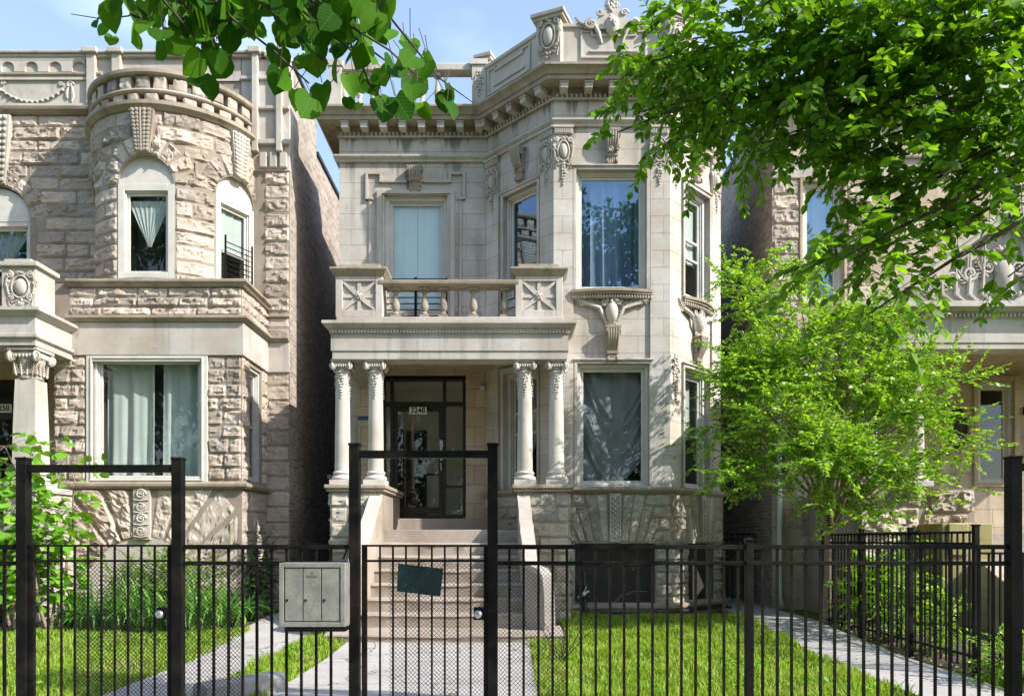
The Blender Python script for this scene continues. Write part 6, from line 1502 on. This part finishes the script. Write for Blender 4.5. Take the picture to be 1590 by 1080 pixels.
# --- heart leaved branch overhanging on the left
rs = np.random.RandomState(15)
LT = Vector((-3.6, 1.6, 0)); tr3 = thing('street_tree', LT, 'broad heart leaved tree whose branches hang into the sky over the turreted house', 'tree')
wood = MB(); tw_ = MB(); fork = Vector((-3.0, 2.2, 4.4)); limb(wood, LT, fork, .22, .16, rs, wob=.02, seg=12)
anchors = [(160, 0, 3.9), (230, 60, 3.8), (300, 40, 3.7), (340, 110, 3.6), (400, 30, 3.7), (470, 60, 3.6), (480, 150, 3.6), (540, 20, 3.7), (560, 110, 3.6), (620, 130, 3.7), (600, 50, 3.7), (510, 120, 3.6), (430, 10, 3.8), (660, 150, 3.7), (270, 10, 3.8), (350, 20, 3.7)]
for (px, py, Y) in anchors:
    e = at(px, py-20, Y); mid = fork.lerp(e, .6)+Vector((0, 0, .25)); limb(wood, mid, e, .010, .004, rs, 6, wob=.03, seg=5)
    if px % 3 == 0: limb(wood, fork, mid, .03, .010, rs, 5, wob=.03, seg=6)
LP = [(180, 15), (215, 60), (225, 20), (255, 70), (250, 30), (285, 40), (300, 100), (290, 70), (320, 20), (330, 60), (345, 110), (310, 145), (350, 30), (385, 20), (375, 55), (395, 45), (300, 15), (270, 15), (330, 90), (365, 5), (270, 55), (240, 5),
      (425, 60), (430, 20), (435, 95), (470, 30), (465, 70), (470, 155), (445, 120), (480, 110), (500, 20), (495, 70), (520, 100), (505, 150), (530, 50), (540, 20), (560, 60), (570, 15), (545, 130), (585, 40), (575, 90), (600, 60), (520, 0), (595, 10), (450, 0), (490, 50), (510, 45), (550, 90), (485, 85), (460, 45), (535, 80),
      (600, 130), (630, 80), (620, 120), (655, 130), (640, 150), (665, 100), (590, 165), (615, 175), (650, 180), (690, 145), (695, 165), (570, 135), (635, 105), (360, 80), (400, 0), (340, 0), (305, 60)]
PP, DD, SS = [], [], []
for (px, py) in LP:
    for _ in range(4 if py < 60 else 2):
        Y = rs.uniform(3.35, 3.9); p = at(px+rs.normal(0, 7), py-18+rs.normal(0, 6), Y); PP.append(tuple(p)); DD.append((rs.normal(0, .45), rs.normal(-.15, .4), -1)); SS.append(rs.uniform(.085, .128))
        tw_.tube([p+Vector((rs.normal(0, .03), rs.normal(0, .03), .09)), p], .0022, 3, False)
for _ in range(130):
    px = rs.choice([rs.uniform(190, 400), rs.uniform(430, 600)]); py = rs.uniform(-160, 18); Y = rs.uniform(3.3, 4.0); PP.append(tuple(at(px, py, Y))); DD.append((rs.normal(0, .5), rs.normal(0, .5), -1)); SS.append(rs.uniform(.085, .13))
for (px, py) in ((150, 30), (165, 40), (175, 55), (560, 160), (700, 158), (540, 150)): PP.append(tuple(at(px, py, 3.7))); DD.append((rs.normal(0, .6), rs.normal(0, .4), -1)); SS.append(.06)
o_ = leaves_mesh('crown', np.array(PP), np.array(DD), np.array(SS), 'heart', 'leaf_big', tr3, 3, 1, (.15, -1, .1))
tw_.tube([at(600, 20, 3.7), at(640, 70, 3.7), at(680, 120, 3.7), at(735, 160, 3.7)], [.006, .005, .004, .002], 5); tw_.tube([at(110, 22, 3.9), at(160, 30, 3.9), at(200, 25, 3.9), at(230, 0, 3.85)], [.002, .003, .004, .005], 5); tw_.tube([at(480, -20, 3.6), at(540, 60, 3.6), at(575, 130, 3.6), at(620, 190, 3.6)], [.008, .006, .004, .002], 5)
build(wood, 'trunk', 'bark', tr3, smooth=60); build(tw_, 'twigs_foliage', 'twig', tr3)
# --- young broad leaved tree, left front
rs = np.random.RandomState(22)
YT = Vector((-7.35, 12.2, .1)); t = thing('young_tree', YT, 'young tree with big bright leaves and slim pale stems before the square porch column', 'tree')
wood = MB(); PP, DD, SS = [], [], []
for i in range(9):
    b0 = YT+Vector((rs.uniform(-.7, .25), rs.uniform(-.2, .2), 0)); top = b0+Vector((rs.normal(-.15, .35), rs.normal(0, .25), rs.uniform(1.5, 3.0)))
    pts = limb(wood, b0, top, .028, .008, rs, 8, wob=.05, seg=7)
    for p in pts[2:]:
        for _ in range(12):
            a_ = rs.uniform(0, 6.28); L = rs.uniform(.15, .5); q_ = p+Vector((math.cos(a_)*L, math.sin(a_)*L*.8, rs.uniform(-.1, .2))); wood.tube([p, q_], .003, 3, False)
            PP.append(tuple(q_)); DD.append((math.cos(a_), math.sin(a_), -.35+rs.normal(0, .25))); SS.append(rs.uniform(.10, .19))
leaves_mesh('crown', np.array(PP), np.array(DD), np.array(SS), 'heart', 'leaf_bright', t, 2, 1.4); build(wood, 'trunk', 'palebark', t, smooth=60)
# --- bushes
def bush(c, r, nt_, ll, mat, label, seed, cat='shrub', name='shrub', kind='small', per=2, droop=.2, tl=.3, sp=.03, group=None, shell=.2):
    rs = np.random.RandomState(seed); c = Vector(c); t = thing(name, (c.x, c.y, g_z(c.x, c.y)), label, cat, group); w_ = MB()
    Pq, Dq, Sq = spray_tree(rs, [(c, r, 1)], nt_, ll, per, tl, droop, sp, w_, .8, shell)
    for _ in range(7): limb(w_, (c.x+rs.normal(0, .04), c.y+rs.normal(0, .04), g_z(c.x, c.y)), c+Vector((rs.normal(0, r[0]*.5), rs.normal(0, r[1]*.5), rs.uniform(0, r[2]*.5))), .012, .004, rs, 4, seg=5)
    leaves_mesh('foliage', Pq, Dq, Sq, kind, mat, t, seed); build(w_, 'stem', 'twig', t)
bush((-5.75, 13.0, .95), (.85, .4, .55), 330, .055, 'leaf_lime', 'feathery bright green shrub in front of the basement arch', 41)
bush((-6.55, 13.1, .75), (.4, .3, .4), 110, .05, 'leaf_lime', 'small feathery shrub low against the radiating arch stones', 42)
bush((-4.75, 14.3, .95), (.35, .3, .7), 130, .07, 'leaf_dark', 'dark fern shrub at the corner of the gangway', 43)
bush((5.55, 12.2, .75), (.4, .5, .6), 110, .08, 'leaf_lime', 'leafy shrub at the foot of the lime green tree', 44, kind='oval')
bush((5.55, 11.2, .85), (.3, .35, .75), 120, .07, 'leaf_lime', 'tall loose shrub growing through the side fence', 45, kind='oval')
bush((5.75, 10.3, .45), (.25, .3, .4), 70, .06, 'leaf_lime', 'low scrubby shrub further along the side fence', 46, kind='oval')
bush((5.45, 8.3, .22), (.45, .45, .25), 130, .06, 'leaf_lime', 'low weedy shrub at the front corner of the side fence', 47, kind='oval')
bush((6.4, 12.6, .7), (.5, .25, .5), 70, .07, 'leaf_lime', 'thin leafy shrub against the rock faced porch base', 48, kind='oval')
def strap_plant(x, y, h, n, seed, label, mat='iris', spread=.75, w=.062, name='iris_clump', group='strap leaved iris clumps under the bay', flower=False):
    rs = np.random.RandomState(seed); V, Fc = [], []; z0 = g_z(x, y)
    for i in range(n):
        a = rs.uniform(0, 6.28); r = rs.uniform(0, .26); bx, by = x+r*math.cos(a), y+r*math.sin(a)*.7; a += rs.normal(0, .5); L = h*rs.uniform(.6, 1.15); lean = rs.uniform(.15, 1.1)*spread/.35; wv = w*rs.uniform(.7, 1.2); px_, py_ = -math.sin(a)*wv/2, math.cos(a)*wv/2
        o = len(V); seg = 6; X, Y_, Z = bx, by, z0; tilt = .1+.25*lean
        for k in range(seg+1):
            t_ = k/seg; ww = (1-t_**2.2)
            V += [(X-px_*ww, Y_-py_*ww, Z), (X+px_*ww, Y_+py_*ww, Z)]
            th = tilt+lean*1.6*t_*t_; X += math.cos(a)*math.sin(th)*L/seg; Y_ += math.sin(a)*math.sin(th)*L/seg; Z += math.cos(th)*L/seg
        Fc += [(o+2*k, o+2*k+1, o+2*k+3, o+2*k+2) for k in range(seg)]
    o_ = mesh_obj(name, V, Fc, M[mat], None, 180, False); tag(o_, label, 'plant', group); return o_
places = [(-7.15, 13.0, .62, 'below the young tree stems'), (-6.75, 12.75, .70, 'beside the base of the basement arch'), (-6.3, 12.7, .75, 'low in front of the basement arch opening'), (-5.85, 12.6, .80, 'between the arch opening and the gate portal'), (-5.4, 12.6, .85, 'behind the gate post, below the feathery shrub'), (-5.0, 12.7, .80, 'just left of the narrow walk'), (-4.7, 12.9, .75, 'nearest the narrow walk edge'), (-6.1, 13.2, .8, 'tucked behind others against the arch'), (-5.3, 13.2, .85, 'at the back under the rock faced corner'), (-4.6, 13.6, .6, 'in the dark by the gangway corner')]
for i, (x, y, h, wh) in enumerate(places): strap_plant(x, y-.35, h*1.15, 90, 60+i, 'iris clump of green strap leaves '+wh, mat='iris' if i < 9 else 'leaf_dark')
# bare twig plant
rs = np.random.RandomState(77); m = MB()
b0 = Vector((.62, 9.7, 0))
for i in range(7):
    e = b0+Vector((rs.uniform(-.5, .5), rs.uniform(-.2, .2), rs.uniform(.4, .85))); pts = limb(m, b0, e, .009, .003, rs, 6, wob=.05, seg=5)
    for p in pts[2:6:2]: limb(m, p, p+Vector((rs.uniform(-.2, .2), rs.uniform(-.1, .1), rs.uniform(.1, .25))), .004, .0015, rs, 3, seg=4)
tag(build(m, 'bare_shrub', 'twig'), 'leafless twiggy shrub at the lawn corner beside the centre walk', 'shrub')
# --- lawns
def lawn(regions, dens, label, seed, h=.075):
    rs = np.random.RandomState(seed); Vs = []
    for (x0, x1, y0, y1, f) in regions:
        n = int((x1-x0)*(y1-y0)*dens); x = rs.uniform(x0, x1, n); y = rs.uniform(y0, y1, n)
        k = np.array([f(a, b) for a, b in zip(x, y)]); Vs.append(np.stack([x[k], y[k]], 1))
    P = np.concatenate(Vs); P = P[np.array([noise.noise(Vector((a*1.1, b*1.1, seed+3)))+.5*noise.noise(Vector((a*5, b*5, seed))) > -.33 or rs.rand() < .3 for a, b in P])]; n = len(P); z = np.array([g_z(a, b) for a, b in P])-.02
    cl = np.array([noise.noise(Vector((a*1.7, b*1.7, seed))) for a, b in P])
    hh = h*rs.uniform(.5, 1.5, n)*(1+.9*np.clip(cl, -.5, .8)); a = rs.uniform(0, 6.28, n); lean = rs.uniform(.1, .8, n)*hh; w = .0055*rs.uniform(.7, 1.5, n)*(1+(P[:, 1]-6)/9)
    b = rs.uniform(0, 6.28, n); dx, dy = np.cos(a)*w, np.sin(a)*w; lx, ly = np.cos(b)*lean, np.sin(b)*lean
    B = np.stack([P[:, 0], P[:, 1], z], 1); O = np.zeros(n)
    V = np.stack([B+np.stack([-dx, -dy, O], 1), B+np.stack([dx, dy, O], 1), B+np.stack([lx*.35+dx*.7, ly*.35+dy*.7, hh*.6], 1), B+np.stack([lx*.35-dx*.7, ly*.35-dy*.7, hh*.6], 1), B+np.stack([lx, ly, hh], 1)], 1).reshape(-1, 3)
    Fc = np.array([0, 1, 2, 3, 3, 2, 4]); vi = (Fc[None, :]+(np.arange(n)*5)[:, None]).ravel(); lt = np.tile([4, 3], n); ls = np.concatenate([[0], np.cumsum(lt)[:-1]])
    me = bpy.data.meshes.new('lawn_grass'); me.vertices.add(len(V)); me.vertices.foreach_set('co', V.ravel()); me.loops.add(len(vi)); me.loops.foreach_set('vertex_index', vi.astype(np.int32)); me.polygons.add(len(lt)); me.polygons.foreach_set('loop_start', ls.astype(np.int32)); me.polygons.foreach_set('loop_total', lt.astype(np.int32)); me.update(calc_edges=True)
    me.materials.append(M['grass']); o = bpy.data.objects.new('lawn_grass', me); COL.objects.link(o); return tag(o, label, 'grass', None, 'stuff')
ed = lambda a, b, s: .04*noise.noise(Vector((a*3, b*3, s)))
lawn([(.22, 4.1, 6.1, 13.8, lambda x, y: x > .27+ed(x, y, 1) and x < 4.05+.1*(y-9.5)/4+ed(x, y, 2)+.03 and not (x < .82 and y > 11.1))], 1900, 'sunlit lawn in front of the bay', 1, .085)
lawn([(-3.2, -2.4, 6.1, 11.2, lambda x, y: -3.12+ed(x, y, 1) < x < -2.42+ed(x, y, 2)), (-3.2, -2.75, 11.2, 13.0, lambda x, y: x > -3.12)], 2200, 'lawn strip between the two walks', 2, .10)
lawn([(-8.5, -4.05, 6.1, 12.45, lambda x, y: x < -4.05-.03*(y > 9.5)*(y-9.5)+ed(x, y, 1) and y < 12.35+3*ed(x, y, 5))], 1500, 'lawn in front of the turreted house', 3, .07)
lawn([(5.2, 7.2, 6.1, 8.2, lambda x, y: noise.noise(Vector((x*2, y*2, 1))) > -.2), (5.15, 7.6, 8.2, 12.6, lambda x, y: noise.noise(Vector((x*2, y*2, 1))) > .25)], 1200, 'patchy weeds in the yard of the tan house', 4, .09)
# fallen leaf litter on the soil
rs = np.random.RandomState(3); n = 2600; x = rs.uniform(5.2, 7.6, n); y = rs.uniform(7.5, 12.6, n); P_ = np.stack([x, y, np.array([g_z(a, b) for a, b in zip(x, y)])+.03], 1); D_2 = rs.normal(0, 1, (n, 3)); D_2[:, 2] *= .15
M['litter'] = leafmat('dry_leaf', (.22, .15, .08), (.36, .27, .16), (.5, .42, .3), .1); M['bloom'] = leafmat('pale_bloom', (.5, .4, .3), (.6, .5, .4), (.65, .45, .3), .2)
o_ = leaves_mesh('leaf_litter', P_, D_2, rs.uniform(.03, .06, n), 'small', 'litter', None, 4); tag(o_, 'dry leaf litter scattered over the yard soil', 'leaf litter', None, 'stuff')

# --- trees across the street, seen mirrored in the windows
rs = np.random.RandomState(90)
T0 = thing('tall_tree', (-4, -17, 0), 'tall leafy tree across the street, mirrored as a dark crown in the windows', 'tree', 'trees across the street mirrored in the windows')
BX = [((-4+rs.normal(0, 2.2), -17+rs.normal(0, 1.2), rs.uniform(2.8, 14.0)), (rs.uniform(1.6, 2.6), 1.6, rs.uniform(1.2, 2.0)), 1) for _ in range(24)]
Pq, Dq, Sq = spray_tree(rs, BX, 2000, .50, 1, 1.2, .2, .2, None, .8, .2)
cr_ = leaves_mesh('crown', Pq, Dq, Sq, 'small', 'leaf_dark', T0, 9); m = MB(); limb(m, (-4, -17, 0), (-4, -17, 9), .3, .12, rs, 8, seg=10)
for b_ in BX[:10]: limb(m, (-4, -17, rs.uniform(3, 8)), b_[0], .1, .04, rs, 5, seg=6)
tk_ = build(m, 'trunk', 'bark', T0, smooth=60)
for i, (dx, dy, rz, sc) in enumerate(((6.5, .5, 1.1, .92), (-6.5, -1.5, 2.4, 1.05), (13.5, -2, 3.9, 1.1), (-13.5, .5, 5.0, .95), (-20, -1.0, .7, 1.1), (20.5, 0, 2.0, .9), (-27, 0, 3.0, 1.0))):
    o = T0.copy(); COL.objects.link(o); o.location = Vector((-4+dx, -17+dy, 0)); o.rotation_euler = (0, 0, rz); o.scale = (sc, sc, sc*1.4)
    for c_ in (cr_, tk_): k_ = c_.copy(); COL.objects.link(k_); k_.parent = o; k_.location = c_.location

# clover and weeds in the lawns, litter on the walks
rs = np.random.RandomState(13); X_, Y2 = [], []
for (x0, x1, y0, y1, n) in ((.35, 4.0, 6.5, 13.6, 2600), (-8, -4.2, 6.5, 12.3, 2200), (-3.05, -2.5, 6.5, 11.2, 450)):
    for _ in range(n):
        a, b = rs.uniform(x0, x1), rs.uniform(y0, y1)
        if noise.noise(Vector((a*1.3, b*1.3, 7))) > .05 and not (a > 0 and a < .9 and b > 11): X_.append(a); Y2.append(b)
P_ = np.stack([X_, Y2, [g_z(a, b)+rs.uniform(.03, .09) for a, b in zip(X_, Y2)]], 1); n = len(P_); D_2 = rs.normal(0, 1, (n, 3)); D_2[:, 2] = .3
tag(leaves_mesh('lawn_weeds', P_, D_2, rs.uniform(.03, .075, n), 'oval', 'leaf_bright', None, 8), 'broad leaved weeds mixed into the lawns', 'weeds', None, 'stuff')
n = 420; x = np.concatenate([rs.uniform(-4.3, -3.0, n//3), rs.uniform(-2.5, .3, n//3), rs.uniform(4.0, 5.3, n//3)]); y = rs.uniform(5.6, 12.5, len(x)); P_ = np.stack([x, y, [g_z(a, b)+.018+(.18 if -2.7 < a < .76 and b > 11.1 else 0) for a, b in zip(x, y)]], 1); P_ = P_[(P_[:, 1] < 11.1) | (P_[:, 0] > .8) | (P_[:, 0] < -3)]; n = len(P_); D_2 = rs.normal(0, 1, (n, 3)); D_2[:, 2] *= .1
tag(leaves_mesh('fallen_leaves', P_, D_2, rs.uniform(.015, .045, n), 'small', 'litter', None, 4), 'small fallen leaves and crumbs strewn over the walks', 'leaf litter', None, 'stuff')
